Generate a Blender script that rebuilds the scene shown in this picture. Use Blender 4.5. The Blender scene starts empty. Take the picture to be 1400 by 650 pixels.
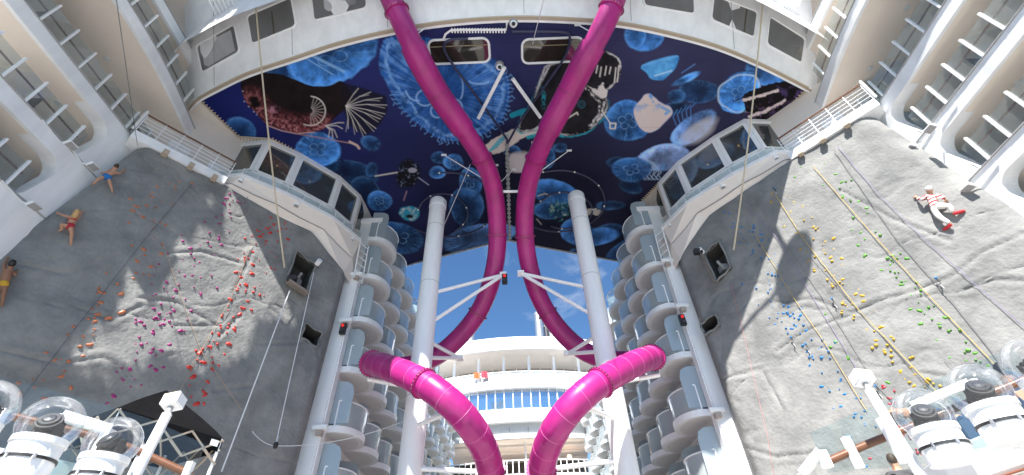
import bpy, bmesh, math, random
import numpy as np
from mathutils import Vector, Matrix
random.seed(7); rng = np.random.default_rng(7)
SC = bpy.context.scene
COL = SC.collection
# ------------------------------------------------------------------ camera frame (metres, camera at the origin, deck at z = -2)
FPX = 622.0
def _n(v):
    v = np.array(v, float); return v / np.linalg.norm(v)
_U = _n([-32, 702, 622]); _Y = np.array([22, -551, 622.]); _Y = _n(_Y - _Y.dot(_U) * _U)
_X = np.cross(_Y, _U)
if _X[0] < 0: _X = -_X
RM = np.stack([_X, _Y, _U])
def ray(px, py): return RM @ np.array([(px - 700) / FPX, (325 - py) / FPX, 1.0])
def onz(px, py, z): r = ray(px, py); return r * z / r[2]
def onx(px, py, x): r = ray(px, py); return r * x / r[0]
def ony(px, py, y): r = ray(px, py); return r * y / r[1]
def onp(px, py, nn, d): r = ray(px, py); return r * d / float(np.dot(nn, r))
def proj(P):
    c = np.asarray(P, float) @ RM
    return 700 + FPX * c[..., 0] / c[..., 2], 325 - FPX * c[..., 1] / c[..., 2]
GZ = -2.0
# ------------------------------------------------------------------ helpers
ORG = {}
class MB:
    """collects shapes, links them as one mesh object"""
    def __init__(s): s.v = []; s.f = []; s.mi = []; s.cur = 0
    def add(s, vs, fs):
        b = len(s.v); s.v.extend([tuple(map(float, p)) for p in vs]); s.f.extend([tuple(b + i for i in f) for f in fs]); s.mi.extend([s.cur] * len(fs)); return s
    def quad(s, a, b, c, d): return s.add([a, b, c, d], [(0, 1, 2, 3)])
    def box(s, c, h, ax=None):
        c = np.array(c, float)
        ax = [np.array(a, float) for a in (ax or ((1, 0, 0), (0, 1, 0), (0, 0, 1)))]
        vs = [c + sx * h[0] * ax[0] + sy * h[1] * ax[1] + sz * h[2] * ax[2] for sx in (-1, 1) for sy in (-1, 1) for sz in (-1, 1)]
        return s.add(vs, [(0, 1, 3, 2), (4, 6, 7, 5), (0, 4, 5, 1), (2, 3, 7, 6), (0, 2, 6, 4), (1, 5, 7, 3)])
    def bar(s, a, b, w, h=None, up=(0, 0, 1)):
        a, b = np.array(a, float), np.array(b, float); d = b - a; L = np.linalg.norm(d)
        if L < 1e-6: return s
        d /= L; u = np.array(up, float); x = np.cross(d, u)
        if np.linalg.norm(x) < 1e-3: x = np.cross(d, (0, 1, 0))
        x = _n(x); u = np.cross(x, d)
        return s.box((a + b) / 2, (w / 2, L / 2, (h or w) / 2), (x, d, u))
    def prism(s, loop, ext):
        """closed loop of 3D points extruded by vector ext"""
        n = len(loop); e = np.array(ext, float)
        vs = [np.array(p, float) for p in loop]; vs = vs + [p + e for p in vs]
        fs = [tuple(range(n - 1, -1, -1)), tuple(range(n, 2 * n))] + [(i, (i + 1) % n, n + (i + 1) % n, n + i) for i in range(n)]
        return s.add(vs, fs)
    def sheet(s, A, B):
        """strip between two polylines"""
        n = len(A)
        return s.add(list(A) + list(B), [(i, i + 1, n + i + 1, n + i) for i in range(n - 1)])
    def tube(s, pts, r, n=8, cap=True, closed=False):
        P = [np.array(p, float) for p in pts]; N = len(P)
        rr = [r] * N if np.isscalar(r) else list(r)
        T = []
        for i in range(N):
            a = P[(i - 1) % N] if closed else P[max(i - 1, 0)]; b = P[(i + 1) % N] if closed else P[min(i + 1, N - 1)]
            T.append(_n(b - a))
        u = np.cross(T[0], (0, 0, 1))
        if np.linalg.norm(u) < 1e-3: u = np.cross(T[0], (0, 1, 0))
        u = _n(u); vs = []
        for i in range(N):
            u = u - T[i] * np.dot(u, T[i]); u = _n(u); w = np.cross(T[i], u)
            for k in range(n):
                a = 2 * math.pi * k / n
                vs.append(P[i] + rr[i] * (math.cos(a) * u + math.sin(a) * w))
        fs = []
        for i in range(N if closed else N - 1):
            j = (i + 1) % N
            for k in range(n):
                fs.append((i * n + k, i * n + (k + 1) % n, j * n + (k + 1) % n, j * n + k))
        if cap and not closed:
            fs.append(tuple(range(n - 1, -1, -1))); fs.append(tuple((N - 1) * n + k for k in range(n)))
        return s.add(vs, fs)
    def lathe(s, c, prof, n=32, ax=(0, 0, 1)):
        """prof = [(r, h)] along ax from c"""
        ax = _n(ax); u = np.cross(ax, (0, 1, 0.01)); u = _n(u); w = np.cross(ax, u); c = np.array(c, float)
        vs = []
        for r, h in prof:
            for k in range(n):
                a = 2 * math.pi * k / n; vs.append(c + ax * h + r * (math.cos(a) * u + math.sin(a) * w))
        fs = [(i * n + k, i * n + (k + 1) % n, (i + 1) * n + (k + 1) % n, (i + 1) * n + k) for i in range(len(prof) - 1) for k in range(n)]
        if prof[0][0] > 1e-4: fs.append(tuple(range(n - 1, -1, -1)))
        if prof[-1][0] > 1e-4: fs.append(tuple((len(prof) - 1) * n + k for k in range(n)))
        return s.add(vs, fs)
    def ball(s, c, r, n=14, m=9, ax=None):
        r3 = (r, r, r) if np.isscalar(r) else r; c = np.array(c, float)
        ax = [np.array(a, float) for a in (ax or ((1, 0, 0), (0, 1, 0), (0, 0, 1)))]
        vs = []; 
        for i in range(m + 1):
            t = math.pi * i / m
            for k in range(n):
                a = 2 * math.pi * k / n
                q = (max(math.sin(t), 1e-3) * math.cos(a) * r3[0], max(math.sin(t), 1e-3) * math.sin(a) * r3[1], math.cos(t) * r3[2])
                vs.append(c + q[0] * ax[0] + q[1] * ax[1] + q[2] * ax[2])
        return s.add(vs, [(i * n + k, (i + 1) * n + k, (i + 1) * n + (k + 1) % n, i * n + (k + 1) % n) for i in range(m) for k in range(n)])
    def build(s, name, mat, parent=None, smooth=False, bevel=0.0, label=None):
        me = bpy.data.meshes.new(name)
        o = np.array(ORG.get(parent, (0, 0, 0)) if parent else (0, 0, 0), float)
        me.from_pydata([tuple(np.array(p) - o) for p in s.v], [], s.f)
        mats = mat if isinstance(mat, (list, tuple)) else [mat]
        for m in mats: me.materials.append(m)
        if len(mats) > 1: me.polygons.foreach_set('material_index', s.mi)
        bm = bmesh.new(); bm.from_mesh(me)
        bmesh.ops.recalc_face_normals(bm, faces=bm.faces[:])
        if bevel > 0:
            es = [e for e in bm.edges if len(e.link_faces) == 2 and e.calc_face_angle(0) > 0.6]
            bmesh.ops.bevel(bm, geom=es, offset=bevel, segments=2, affect='EDGES', clamp_overlap=True)
        bm.to_mesh(me); bm.free()
        if smooth:
            me.polygons.foreach_set('use_smooth', [True] * len(me.polygons))
            try: me.set_sharp_from_angle(angle=math.radians(40))
            except Exception: pass
        ob = bpy.data.objects.new(name, me); COL.objects.link(ob)
        if parent: ob.parent = parent; ORG[ob] = ORG.get(parent, (0, 0, 0))
        if label: ob['label'] = label
        return ob
def tag(o, label=None, cat=None, group=None, kind=None):
    if label: o['label'] = label
    if cat: o['category'] = cat
    if group: o['group'] = group
    if kind: o['kind'] = kind
    return o
def thing(name, label, cat, loc=(0, 0, 0), group=None):
    o = bpy.data.objects.new(name, None); COL.objects.link(o); o.location = tuple(map(float, loc)); o.empty_display_size = 0.2
    ORG[o] = tuple(map(float, loc)); return tag(o, label, cat, group)
def copy_tree(o, parent=None):
    c = o.copy(); COL.objects.link(c)
    if parent: c.parent = parent
    for ch in o.children: copy_tree(ch, c)
    return c
def smooth_path(pts, k=8):
    P = [np.array(p, float) for p in pts]; P = [2 * P[0] - P[1]] + P + [2 * P[-1] - P[-2]]; out = []
    for i in range(1, len(P) - 2):
        a, b, c, d = P[i - 1], P[i], P[i + 1], P[i + 2]
        for j in range(k):
            t = j / k
            out.append(0.5 * ((2 * b) + (-a + c) * t + (2 * a - 5 * b + 4 * c - d) * t * t + (-a + 3 * b - 3 * c + d) * t ** 3))
    out.append(P[-2]); return out
# ------------------------------------------------------------------ materials
def srgb(r, g, b): return tuple(((c / 255) / 12.92 if c / 255 < .04045 else ((c / 255 + .055) / 1.055) ** 2.4) for c in (r, g, b))
def mat(name, col, rough=0.5, metal=0.0, var=0.0, scale=3.0, bump=0.0, bscale=20.0, coat=0.0, var2=None, spec=0.5, streak=False):
    m = bpy.data.materials.new(name); m.use_nodes = True; nt = m.node_tree; b = nt.nodes['Principled BSDF']
    b.inputs['Base Color'].default_value = (*col, 1); b.inputs['Roughness'].default_value = rough; b.inputs['Metallic'].default_value = metal
    b.inputs['Coat Weight'].default_value = coat; b.inputs['Coat Roughness'].default_value = 0.08; b.inputs['Specular IOR Level'].default_value = spec
    tc = nt.nodes.new('ShaderNodeTexCoord'); vec = tc.outputs['Object']
    if streak:
        mp = nt.nodes.new('ShaderNodeMapping'); mp.inputs['Scale'].default_value = (1, 1, .12); nt.links.new(vec, mp.inputs[0]); vec = mp.outputs[0]
    if var > 0:
        nz = nt.nodes.new('ShaderNodeTexNoise'); nz.inputs['Scale'].default_value = scale; nz.inputs['Detail'].default_value = 6; nz.inputs['Roughness'].default_value = .65
        nt.links.new(vec, nz.inputs['Vector'])
        cr = nt.nodes.new('ShaderNodeValToRGB'); cr.color_ramp.elements[0].position = .3; cr.color_ramp.elements[1].position = .72
        d = tuple(c * (1 - var) for c in col) if var2 is None else var2
        cr.color_ramp.elements[0].color = (*d, 1); cr.color_ramp.elements[1].color = (*tuple(min(1, c * (1 + var * .35)) for c in col), 1)
        nt.links.new(nz.outputs['Fac'], cr.inputs[0]); nt.links.new(cr.outputs[0], b.inputs['Base Color'])
        mr = nt.nodes.new('ShaderNodeMapRange'); mr.inputs['To Min'].default_value = max(.03, rough - .08); mr.inputs['To Max'].default_value = min(1, rough + .1)
        nt.links.new(nz.outputs['Fac'], mr.inputs[0]); nt.links.new(mr.outputs[0], b.inputs['Roughness'])
    if bump > 0:
        n2 = nt.nodes.new('ShaderNodeTexNoise'); n2.inputs['Scale'].default_value = bscale; n2.inputs['Detail'].default_value = 5
        nt.links.new(tc.outputs['Object'], n2.inputs['Vector'])
        bp = nt.nodes.new('ShaderNodeBump'); bp.inputs['Strength'].default_value = bump; bp.inputs['Distance'].default_value = .05
        nt.links.new(n2.outputs['Fac'], bp.inputs['Height']); nt.links.new(bp.outputs[0], b.inputs['Normal'])
    return m
def glass(name, tint=(.8, .9, .9), refl=0.12, rough=.02, wav=0.0, solid=0.0, scol=(.5, .6, .6), rmax=.9):
    """thin pane: tinted see-through + fresnel mirror (+ a share of frosted white)"""
    m = bpy.data.materials.new(name); m.use_nodes = True; nt = m.node_tree; nt.nodes.clear()
    out = nt.nodes.new('ShaderNodeOutputMaterial'); tr = nt.nodes.new('ShaderNodeBsdfTransparent'); tr.inputs[0].default_value = (*tint, 1)
    gl = nt.nodes.new('ShaderNodeBsdfGlossy'); gl.inputs['Roughness'].default_value = rough; gl.inputs[0].default_value = (.95, .97, 1, 1)
    lw = nt.nodes.new('ShaderNodeLayerWeight'); lw.inputs['Blend'].default_value = .35
    mr = nt.nodes.new('ShaderNodeMapRange'); mr.inputs['To Min'].default_value = refl; mr.inputs['To Max'].default_value = rmax
    nt.links.new(lw.outputs['Fresnel'], mr.inputs[0])
    mx = nt.nodes.new('ShaderNodeMixShader'); nt.links.new(mr.outputs[0], mx.inputs[0])
    a = tr.outputs[0]
    if solid > 0:
        df = nt.nodes.new('ShaderNodeBsdfDiffuse'); df.inputs[0].default_value = (*scol, 1)
        m2 = nt.nodes.new('ShaderNodeMixShader'); m2.inputs[0].default_value = solid; nt.links.new(a, m2.inputs[1]); nt.links.new(df.outputs[0], m2.inputs[2]); a = m2.outputs[0]
    nt.links.new(a, mx.inputs[1]); nt.links.new(gl.outputs[0], mx.inputs[2]); nt.links.new(mx.outputs[0], out.inputs[0])
    if wav > 0:
        tc = nt.nodes.new('ShaderNodeTexCoord'); nz = nt.nodes.new('ShaderNodeTexNoise'); nz.inputs['Scale'].default_value = 1.3
        nt.links.new(tc.outputs['Object'], nz.inputs['Vector']); bp = nt.nodes.new('ShaderNodeBump'); bp.inputs['Strength'].default_value = wav; bp.inputs['Distance'].default_value = .1
        nt.links.new(nz.outputs['Fac'], bp.inputs['Height']); nt.links.new(bp.outputs[0], gl.inputs['Normal'])
    return m
M = {}
M['white'] = mat('white_paint', (.87, .87, .87), .38, var=.13, scale=1.6, bump=.10, bscale=2.2, streak=True)
M['white_trim'] = mat('white_trim_paint', (.87, .87, .87), .35, var=.05, scale=4)
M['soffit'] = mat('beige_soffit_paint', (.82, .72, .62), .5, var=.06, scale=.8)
M['beige'] = mat('beige_wall_paint', (.78, .71, .64), .5, var=.08, scale=.9, bump=.05, bscale=2)
M['cabinwall'] = mat('cabin_wall_paint', (.74, .74, .72), .5, var=.1, scale=1)
M['wood'] = mat('brown_varnished_wood', (.16, .065, .03), .35, var=.3, scale=9)
M['dark'] = mat('dark_rubber', (.02, .02, .022), .5, var=.3, scale=8)
M['black'] = mat('black_fabric', (.008, .008, .009), 1.0, var=.3, scale=5, spec=.08)
M['metal'] = mat('brushed_steel', (.55, .55, .56), .35, metal=.8, var=.1, scale=6)
M['grey'] = mat('grey_plastic', (.35, .35, .35), .45, var=.15, scale=6)
M['deck'] = mat('pale_deck_planks', (.42, .41, .39), .6, var=.2, scale=.7)
M['magenta'] = mat('magenta_fibreglass', (.40, .018, .185), .36, var=.32, scale=1.1, coat=.22, spec=.35, streak=True)
M['glass'] = glass('clear_rail_glass', (.78, .86, .85), .03, rmax=.16, solid=.015, scol=(.6,.66,.66))
M['deckglass'] = glass('deck_glass', (.74, .80, .78), .015, rmax=.09, solid=.22, scol=(.52,.55,.54))
M['doorglass'] = glass('door_glass', (.2, .2, .2), .05, rmax=.3, solid=.7, scol=(.30,.29,.27))
M['balglass'] = glass('balcony_glass', (.70, .82, .82), .12, wav=.15, solid=.5, scol=(.70, .78, .79), rmax=.7)
M['frost'] = glass('frosted_divider', (.6, .7, .72), .06, .25, solid=.55, scol=(.55, .62, .65))
M['window'] = glass('tinted_window', (.34, .37, .35), .16, wav=.04, solid=.36, scol=(.17, .18, .165), rmax=.6)
M['bluewin'] = glass('blue_window', (.10, .18, .28), .42, wav=.06, solid=.35, scol=(.10, .24, .45))
M['cabglass'] = glass('cabin_door_glass', (.2, .25, .27), .14, wav=.1, solid=.7, scol=(.34, .37, .38), rmax=.5)
M['dome'] = glass('clear_acrylic_dome', (.93, .93, .93), .02, .04, rmax=.5, solid=.025, scol=(.8,.8,.8))
M['steel'] = mat('dark_frame', (.05, .05, .055), .4, metal=.3)
M['lamp'] = mat('lamp_lens', (.7, .7, .68), .2)
M['cable'] = mat('grey_cable', (.22, .22, .23), .6)
M['rope_beige'] = mat('beige_rope', (.55, .47, .34), .8); M['rope_yellow'] = mat('yellow_rope', (.50, .36, .11), .8)
M['rope_purple'] = mat('purple_rope', (.24, .19, .34), .8); M['rope_grey'] = mat('grey_rope', (.16, .16, .17), .8); M['rope_white'] = mat('white_rope', (.72, .72, .74), .7)
M['rope_dark'] = mat('dark_blue_rope', (.05, .06, .09), .8); M['rope_orange'] = mat('tan_rope', (.45, .3, .18), .8); M['rope_red'] = mat('pink_rope', (.5, .2, .2), .8)
M['navy'] = mat('navy_pipe', (.02, .022, .07), .4)
M['orange'] = mat('orange_paint', (.6, .12, .03), .5)
M['seat'] = mat('dark_wicker', (.035, .033, .03), .7, var=.4, scale=20)
M['skin'] = mat('skin_tan', (.48, .25, .155), .55, var=.12, scale=5); M['skin_dark'] = mat('skin_brown', (.24, .12, .07), .55)
M['hair_brown'] = mat('brown_hair', (.05, .028, .015), .6); M['hair_blond'] = mat('blond_hair', (.45, .28, .12), .6); M['hair_black'] = mat('black_hair', (.012, .01, .009), .5)
def emit(name, col, st):
    m = bpy.data.materials.new(name); m.use_nodes = True; b = m.node_tree.nodes['Principled BSDF']; b.inputs['Base Color'].default_value = (*col, 1)
    b.inputs['Emission Color'].default_value = (*col, 1); b.inputs['Emission Strength'].default_value = st; return m
M['redlamp'] = emit('red_signal_lamp', (.6, .02, .02), .35)
M['warmlamp'] = emit('warm_bulb', (1, .55, .25), 4)

# ------------------------------------------------------------------ numpy noise
_tab = rng.random((256, 256))
def vnoise(x, y):
    xi = np.floor(x).astype(int); yi = np.floor(y).astype(int); fx = x - xi; fy = y - yi
    fx = fx * fx * (3 - 2 * fx); fy = fy * fy * (3 - 2 * fy)
    a = _tab[xi & 255, yi & 255]; b = _tab[(xi + 1) & 255, yi & 255]; c = _tab[xi & 255, (yi + 1) & 255]; d = _tab[(xi + 1) & 255, (yi + 1) & 255]
    return (a * (1 - fx) + b * fx) * (1 - fy) + (c * (1 - fx) + d * fx) * fy
def fbm(x, y, o=5, g=.5):
    s = 0; a = 1; t = 0
    for k in range(o): s = s + a * vnoise(x + 37 * k, y + 91 * k); t += a; a *= g; x = x * 2.03; y = y * 2.03
    return s / t
def pip(px, py, poly):
    ins = np.zeros(np.shape(px), bool); n = len(poly)
    for i in range(n):
        x1, y1 = poly[i]; x2, y2 = poly[(i + 1) % n]
        if y1 == y2: continue
        c = ((y1 > py) != (y2 > py)) & (px < (x2 - x1) * (py - y1) / (y2 - y1) + x1)
        ins ^= c
    return ins
def segdist(px, py, pl, closed=False):
    d = np.full(np.shape(px), 1e9); n = len(pl)
    for i in range(n if closed else n - 1):
        x1, y1 = pl[i]; x2, y2 = pl[(i + 1) % n]; dx, dy = x2 - x1, y2 - y1; L = dx * dx + dy * dy + 1e-9
        t = np.clip(((px - x1) * dx + (py - y1) * dy) / L, 0, 1)
        d = np.minimum(d, np.hypot(px - x1 - t * dx, py - y1 - t * dy))
    return d
# ================================================================== world, sun, camera
SUN = _n([-.165, -.635, .745])
w = bpy.data.worlds.new('World'); SC.world = w; w.use_nodes = True
nt = w.node_tree; bg = nt.nodes['Background']
sky = nt.nodes.new('ShaderNodeTexSky'); sky.sky_type = 'NISHITA'; sky.sun_disc = False
sky.sun_elevation = math.asin(SUN[2]); sky.sun_rotation = math.atan2(SUN[0], SUN[1]); sky.air_density = 1.0; sky.dust_density = 0.0; sky.ozone_density = 3.5
tc = nt.nodes.new('ShaderNodeTexCoord'); mp = nt.nodes.new('ShaderNodeMapping'); mp.inputs['Scale'].default_value = (3.2, 3.2, 6.5); mp.inputs['Location'].default_value = (.35, .2, .1)
nz = nt.nodes.new('ShaderNodeTexNoise'); nz.inputs['Scale'].default_value = 1.25; nz.inputs['Detail'].default_value = 9; nz.inputs['Roughness'].default_value = .6; nz.inputs['Distortion'].default_value = .5
cr = nt.nodes.new('ShaderNodeValToRGB'); cr.color_ramp.elements[0].position = .56; cr.color_ramp.elements[1].position = 1.0
cr.color_ramp.elements[0].color = (0, 0, 0, 1); cr.color_ramp.elements[1].color = (.75, .75, .75, 1)
mx = nt.nodes.new('ShaderNodeMixRGB'); mx.inputs[2].default_value = (7.5, 7.8, 8.2, 1)
nt.links.new(tc.outputs['Generated'], mp.inputs[0]); nt.links.new(mp.outputs[0], nz.inputs['Vector']); nt.links.new(nz.outputs['Fac'], cr.inputs[0])
nt.links.new(cr.outputs[0], mx.inputs[0]); hs = nt.nodes.new('ShaderNodeHueSaturation'); hs.inputs['Saturation'].default_value = 1.14; hs.inputs['Value'].default_value = 1.15; nt.links.new(sky.outputs[0], hs.inputs['Color']); nt.links.new(hs.outputs[0], mx.inputs[1]); nt.links.new(mx.outputs[0], bg.inputs[0])
bg.inputs[1].default_value = .066
sl = bpy.data.lights.new('sun', 'SUN'); sl.energy = 5.0; sl.angle = math.radians(.53); sl.color = (1, .965, .91)
so = bpy.data.objects.new('sun', sl); COL.objects.link(so); so.location = (-20, -60, 80)
so.rotation_euler = Vector(tuple(-SUN)).to_track_quat('-Z', 'Y').to_euler()
cd = bpy.data.cameras.new('camera'); cam = bpy.data.objects.new('camera', cd); COL.objects.link(cam); SC.camera = cam
cd.sensor_fit = 'HORIZONTAL'; cd.sensor_width = 36; cd.lens = FPX / 1400 * 36; cd.clip_start = .05; cd.clip_end = 20000
cam.matrix_world = Matrix([[*map(float, (RM[i, 0], RM[i, 1], -RM[i, 2])), 0] for i in range(3)] + [[0, 0, 0, 1]])
SC.view_settings.view_transform = 'Standard'; SC.view_settings.look = 'None'; SC.view_settings.exposure = 1.42; SC.view_settings.gamma = 1; SC.view_settings.use_curve_mapping = False
SC.cycles.max_bounces = 8; SC.cycles.transparent_max_bounces = 16; SC.cycles.diffuse_bounces = 5

# ================================================================== the setting
sea = bpy.data.materials.new('sea_water'); sea.use_nodes = True; b = sea.node_tree.nodes['Principled BSDF']; b.inputs['Base Color'].default_value = (.01, .05, .09, 1); b.inputs['Roughness'].default_value = .08
nz = sea.node_tree.nodes.new('ShaderNodeTexNoise'); nz.inputs['Scale'].default_value = .2; nz.inputs['Detail'].default_value = 6
tcs = sea.node_tree.nodes.new('ShaderNodeTexCoord'); sea.node_tree.links.new(tcs.outputs['Object'], nz.inputs['Vector'])
bp = sea.node_tree.nodes.new('ShaderNodeBump'); bp.inputs['Strength'].default_value = .6; bp.inputs['Distance'].default_value = 1; sea.node_tree.links.new(nz.outputs['Fac'], bp.inputs['Height']); sea.node_tree.links.new(bp.outputs[0], b.inputs['Normal'])
tag(MB().quad((-6000, -6000, -16), (6000, -6000, -16), (6000, 6000, -16), (-6000, 6000, -16)).build('sea', sea), kind='structure')
tag(MB().prism([(-24, -22, -2), (24, -22, -2), (24, 75, -2), (-24, 75, -2)], (0, 0, -1.2)).build('ship_deck', M['deck']), kind='structure')
poolm = bpy.data.materials.new('pool_water'); poolm.use_nodes = True; b = poolm.node_tree.nodes['Principled BSDF']; b.inputs['Base Color'].default_value = (.03, .22, .32, 1); b.inputs['Roughness'].default_value = .05
nz = poolm.node_tree.nodes.new('ShaderNodeTexNoise'); nz.inputs['Scale'].default_value = 1.6; nz.inputs['Detail'].default_value = 5
tcs = poolm.node_tree.nodes.new('ShaderNodeTexCoord'); poolm.node_tree.links.new(tcs.outputs['Object'], nz.inputs['Vector'])
bp = poolm.node_tree.nodes.new('ShaderNodeBump'); bp.inputs['Strength'].default_value = .8; bp.inputs['Distance'].default_value = .4; poolm.node_tree.links.new(nz.outputs['Fac'], bp.inputs['Height']); poolm.node_tree.links.new(bp.outputs[0], b.inputs['Normal'])
tag(MB().prism([(6.2 * math.cos(a), -11 + 4.5 * math.sin(a), -1.98) for a in np.linspace(0, 2 * math.pi, 40)[:-1]], (0, 0, .03)).build('pool_water', poolm), kind='structure')
for k in range(7):
    A_ = [(9.5 + 1.1 * k) * np.array((math.cos(a), math.sin(a), 0)) + (0, -8, -1.6 + .45 * k) for a in np.radians(np.linspace(200, 340, 30))]; B_ = [p * np.array((1, 1, 1)) + _n(np.array((p[0], p[1] + 8, 0))) * 1.1 for p in A_]
    tag(MB().sheet(A_, B_).sheet(A_, [p - (0, 0, .45) for p in A_]).build('seating_tier', [mat('tier_blue', (.30, .36, .42), .5), mat('tier_grey', (.62, .6, .57), .6)][k % 2]), kind='structure')
for sg in (-1, 1):   # raised terraces at the foot of the climbing walls
    tag(MB().prism([(sg * 3.6, 6.4, 1.05), (sg * 16, 6.4, 1.05), (sg * 16, 17, 1.05), (sg * 8.6, 17, 1.05), (sg * 3.6, 11, 1.05)], (0, 0, -.35)).build('terrace_deck', M['deck']), kind='structure')

# ================================================================== mural canopy
NEAR = [(262, 139), (270, 135), (300, 118), (340, 99), (400, 79), (460, 59), (530, 42), (610, 29), (700, 23), (780, 25), (850, 31), (915, 44), (980, 62), (1040, 87), (1105, 120)]
RSIDE = [(1105, 120), (1062, 167), (1054, 171), (1006, 176), (970, 195), (938, 214), (894, 259), (878, 275), (869, 327), (862, 361)]
FAR = [(862, 361), (849, 358), (729, 336), (697, 329), (668, 334), (599, 352), (541, 367)]
LSIDE = [(541, 367), (516, 324), (500, 292), (478, 265), (440, 234), (405, 208), (370, 190), (325, 187), (270, 135)]
HZ = 20.0
MUR = NEAR[1:-1] + RSIDE[:-1] + FAR[:-1] + LSIDE[:-1]
MURW = [onz(*p, HZ)[:2] for p in MUR]

def sm(poly, k=5):
    n = len(poly); Q = []
    for i in range(n):
        a, b, c, d = [np.array(poly[(i + j) % n], float) for j in (-1, 0, 1, 2)]
        for j in range(k):
            t = j / k; Q.append(tuple(.5 * (2 * b + (c - a) * t + (2 * a - 5 * b + 4 * c - d) * t * t + (3 * b - a - 3 * c + d) * t ** 3)))
    return Q
def paint(px, py):
    """the mural's printed design: RGB of the fabric, evaluated once over the sheet"""
    S = np.shape(px); C = np.zeros(S + (3,))
    t = np.clip((px - 280) / 620, 0, 1); n1 = fbm(px * .02, py * .02, 4); n2 = fbm(px * .11 + 50, py * .11, 4); n3 = fbm(px * .35, py * .35 + 9, 3)
    for k, (a, b_) in enumerate(zip((.008, .014, .115), (.032, .033, .082))): C[..., k] = (a * (1 - t) + b_ * t) * (.75 + .5 * n1)
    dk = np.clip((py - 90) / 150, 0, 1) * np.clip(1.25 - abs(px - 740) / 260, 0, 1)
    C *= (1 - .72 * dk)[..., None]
    def mix(col, a):
        nonlocal C
        a = np.clip(a, 0, 1)[..., None]; C = C * (1 - a) + np.array(col) * a
    def soft(d, w=1.2): return np.clip(.5 - d / w, 0, 1)
    def ell(cx, cy, rx, ry, ang=0, wob=.05):
        a = math.radians(ang); dx, dy = px - cx, py - cy; u = dx * math.cos(a) + dy * math.sin(a); v = -dx * math.sin(a) + dy * math.cos(a)
        th = np.arctan2(v / ry, u / rx); r = np.hypot(u / rx, v / ry)
        r = r * (1 + wob * np.sin(3 * th + cx) + wob * .5 * np.sin(7 * th + cy)); return r, th, u, v
    def line(pl, wd, col, al=1.0):
        x0 = min(p[0] for p in pl) - 4; x1 = max(p[0] for p in pl) + 4; y0 = min(p[1] for p in pl) - 4; y1 = max(p[1] for p in pl) + 4
        m = (px > x0) & (px < x1) & (py > y0) & (py < y1)
        if not m.any(): return
        d = segdist(px[m], py[m], pl); a = np.zeros(S); a[m] = np.clip(.5 + wd / 2 - d, 0, 1); mix(col, a * al)
    def jelly(cx, cy, rx, ry, ang=0, lum=1.0, al=.9, rings=True, white=0.0, tent=0):
        R_ = max(rx, ry) * 1.2 + 3; m = np.nonzero((abs(px - cx) < R_) & (abs(py - cy) < R_))[0]
        if not len(m): return
        x, y, N1, N2, N3 = px[m], py[m], n1[m], n2[m], n3[m]
        a = math.radians(ang); dx, dy = x - cx, y - cy; u = dx * math.cos(a) + dy * math.sin(a); v = -dx * math.sin(a) + dy * math.cos(a)
        th = np.arctan2(v / ry, u / rx); r = np.hypot(u / rx, v / ry); r = r * (1 + .04 * np.sin(2 * th + cx) + .035 * np.sin(3 * th + cy)) + .14 * (N2 - .5) + .05 * (N3 - .5); mn = min(rx, ry)
        ins = np.clip(.5 - (r - 1) * mn / 2.6, 0, 1)
        base = np.array((.034, .145, .41)) * lum * (1 - white) + np.array((.52, .50, .50)) * white
        side_ = .75 + .45 * np.clip((u * math.sin(cx) + v * math.cos(cx)) / mn, -1, 1)
        Cm = C[m]
        def mx(col, q):
            nonlocal Cm
            q = np.clip(q, 0, 1)[:, None]; Cm = Cm * (1 - q) + np.array(col) * q
        q = (ins * al)[:, None]; Cm = Cm * (1 - q) + base * (1.2 + .35 * min(lum, 1.5)) * ((.35 + .7 * r ** 2) * (.25 + 1.5 * N2) * side_)[:, None] * q
        k = 6 + rx * .18; st = vnoise(th * k + 40 + cx, r * 1.5 + cy) * (.5 + N3)
        mx(np.array((.09, .28, .62)) * lum, ins * np.clip(st - .45, 0, 1) * .8 * np.clip((r - .25) * 2, 0, 1))
        mx(np.array((.16, .38, .68)) * (.35 + .5 * lum), np.clip(1 - abs(r - .95) * mn / 1.7, 0, 1) * al * np.clip(N2 * 2.0 - .5, 0, 1) * side_ * .85)
        if rings:
            for k in range(4):
                a_ = math.radians(ang + 35 + 90 * k + 9 * math.sin(cx + k)); g = .27 + .05 * math.sin(k + cy); ox, oy = cx + rx * g * math.cos(a_), cy + ry * g * math.sin(a_)
                rr = np.hypot((x - ox) / (rx * .16), (y - oy) / (ry * .17)); t2 = np.arctan2(y - oy, x - ox) - a_
                mx((.22, .42, .70), np.clip(1 - abs(rr - 1) * mn * .17 / 1.0, 0, 1) * np.clip(.75 + .5 * np.cos(t2), 0, 1) * .6 * al * (.4 + N3))
        C[m] = Cm
    # --- faint far jellyfish first
    for a in [(560, 140, 20, 12, 20, .25), (955, 125, 28, 16, 5, .42), (925, 132, 12, 9, 0, .55), (922, 148, 18, 8, -10, .32), (480, 235, 38, 14, 10, .3), (507, 196, 13, 10, 20, .6), (508, 232, 7, 10, 20, .5), (500, 262, 24, 18, 30, .25),
              (835, 281, 18, 6, 0, .5), (842, 222, 12, 7, 0, .3), (862, 255, 16, 9, 20, .3), (832, 318, 22, 11, -15, .4), (852, 345, 26, 14, -40, .55), (790, 350, 14, 10, 0, .5), (700, 208, 12, 9, 0, .6), (766, 202, 9, 6, 0, .5),
              (330, 178, 22, 16, 30, .75), (450, 225, 14, 10, 10, .6), (390, 96, 28, 18, -20, .9), (425, 100, 22, 14, 20, .9), (600, 216, 10, 8, 0, .7), (1045, 100, 28, 16, 15, 1.5), (1080, 108, 20, 10, 20, 1.0)]:
        jelly(*a[:5], lum=a[5], al=.75, rings=False)
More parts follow.
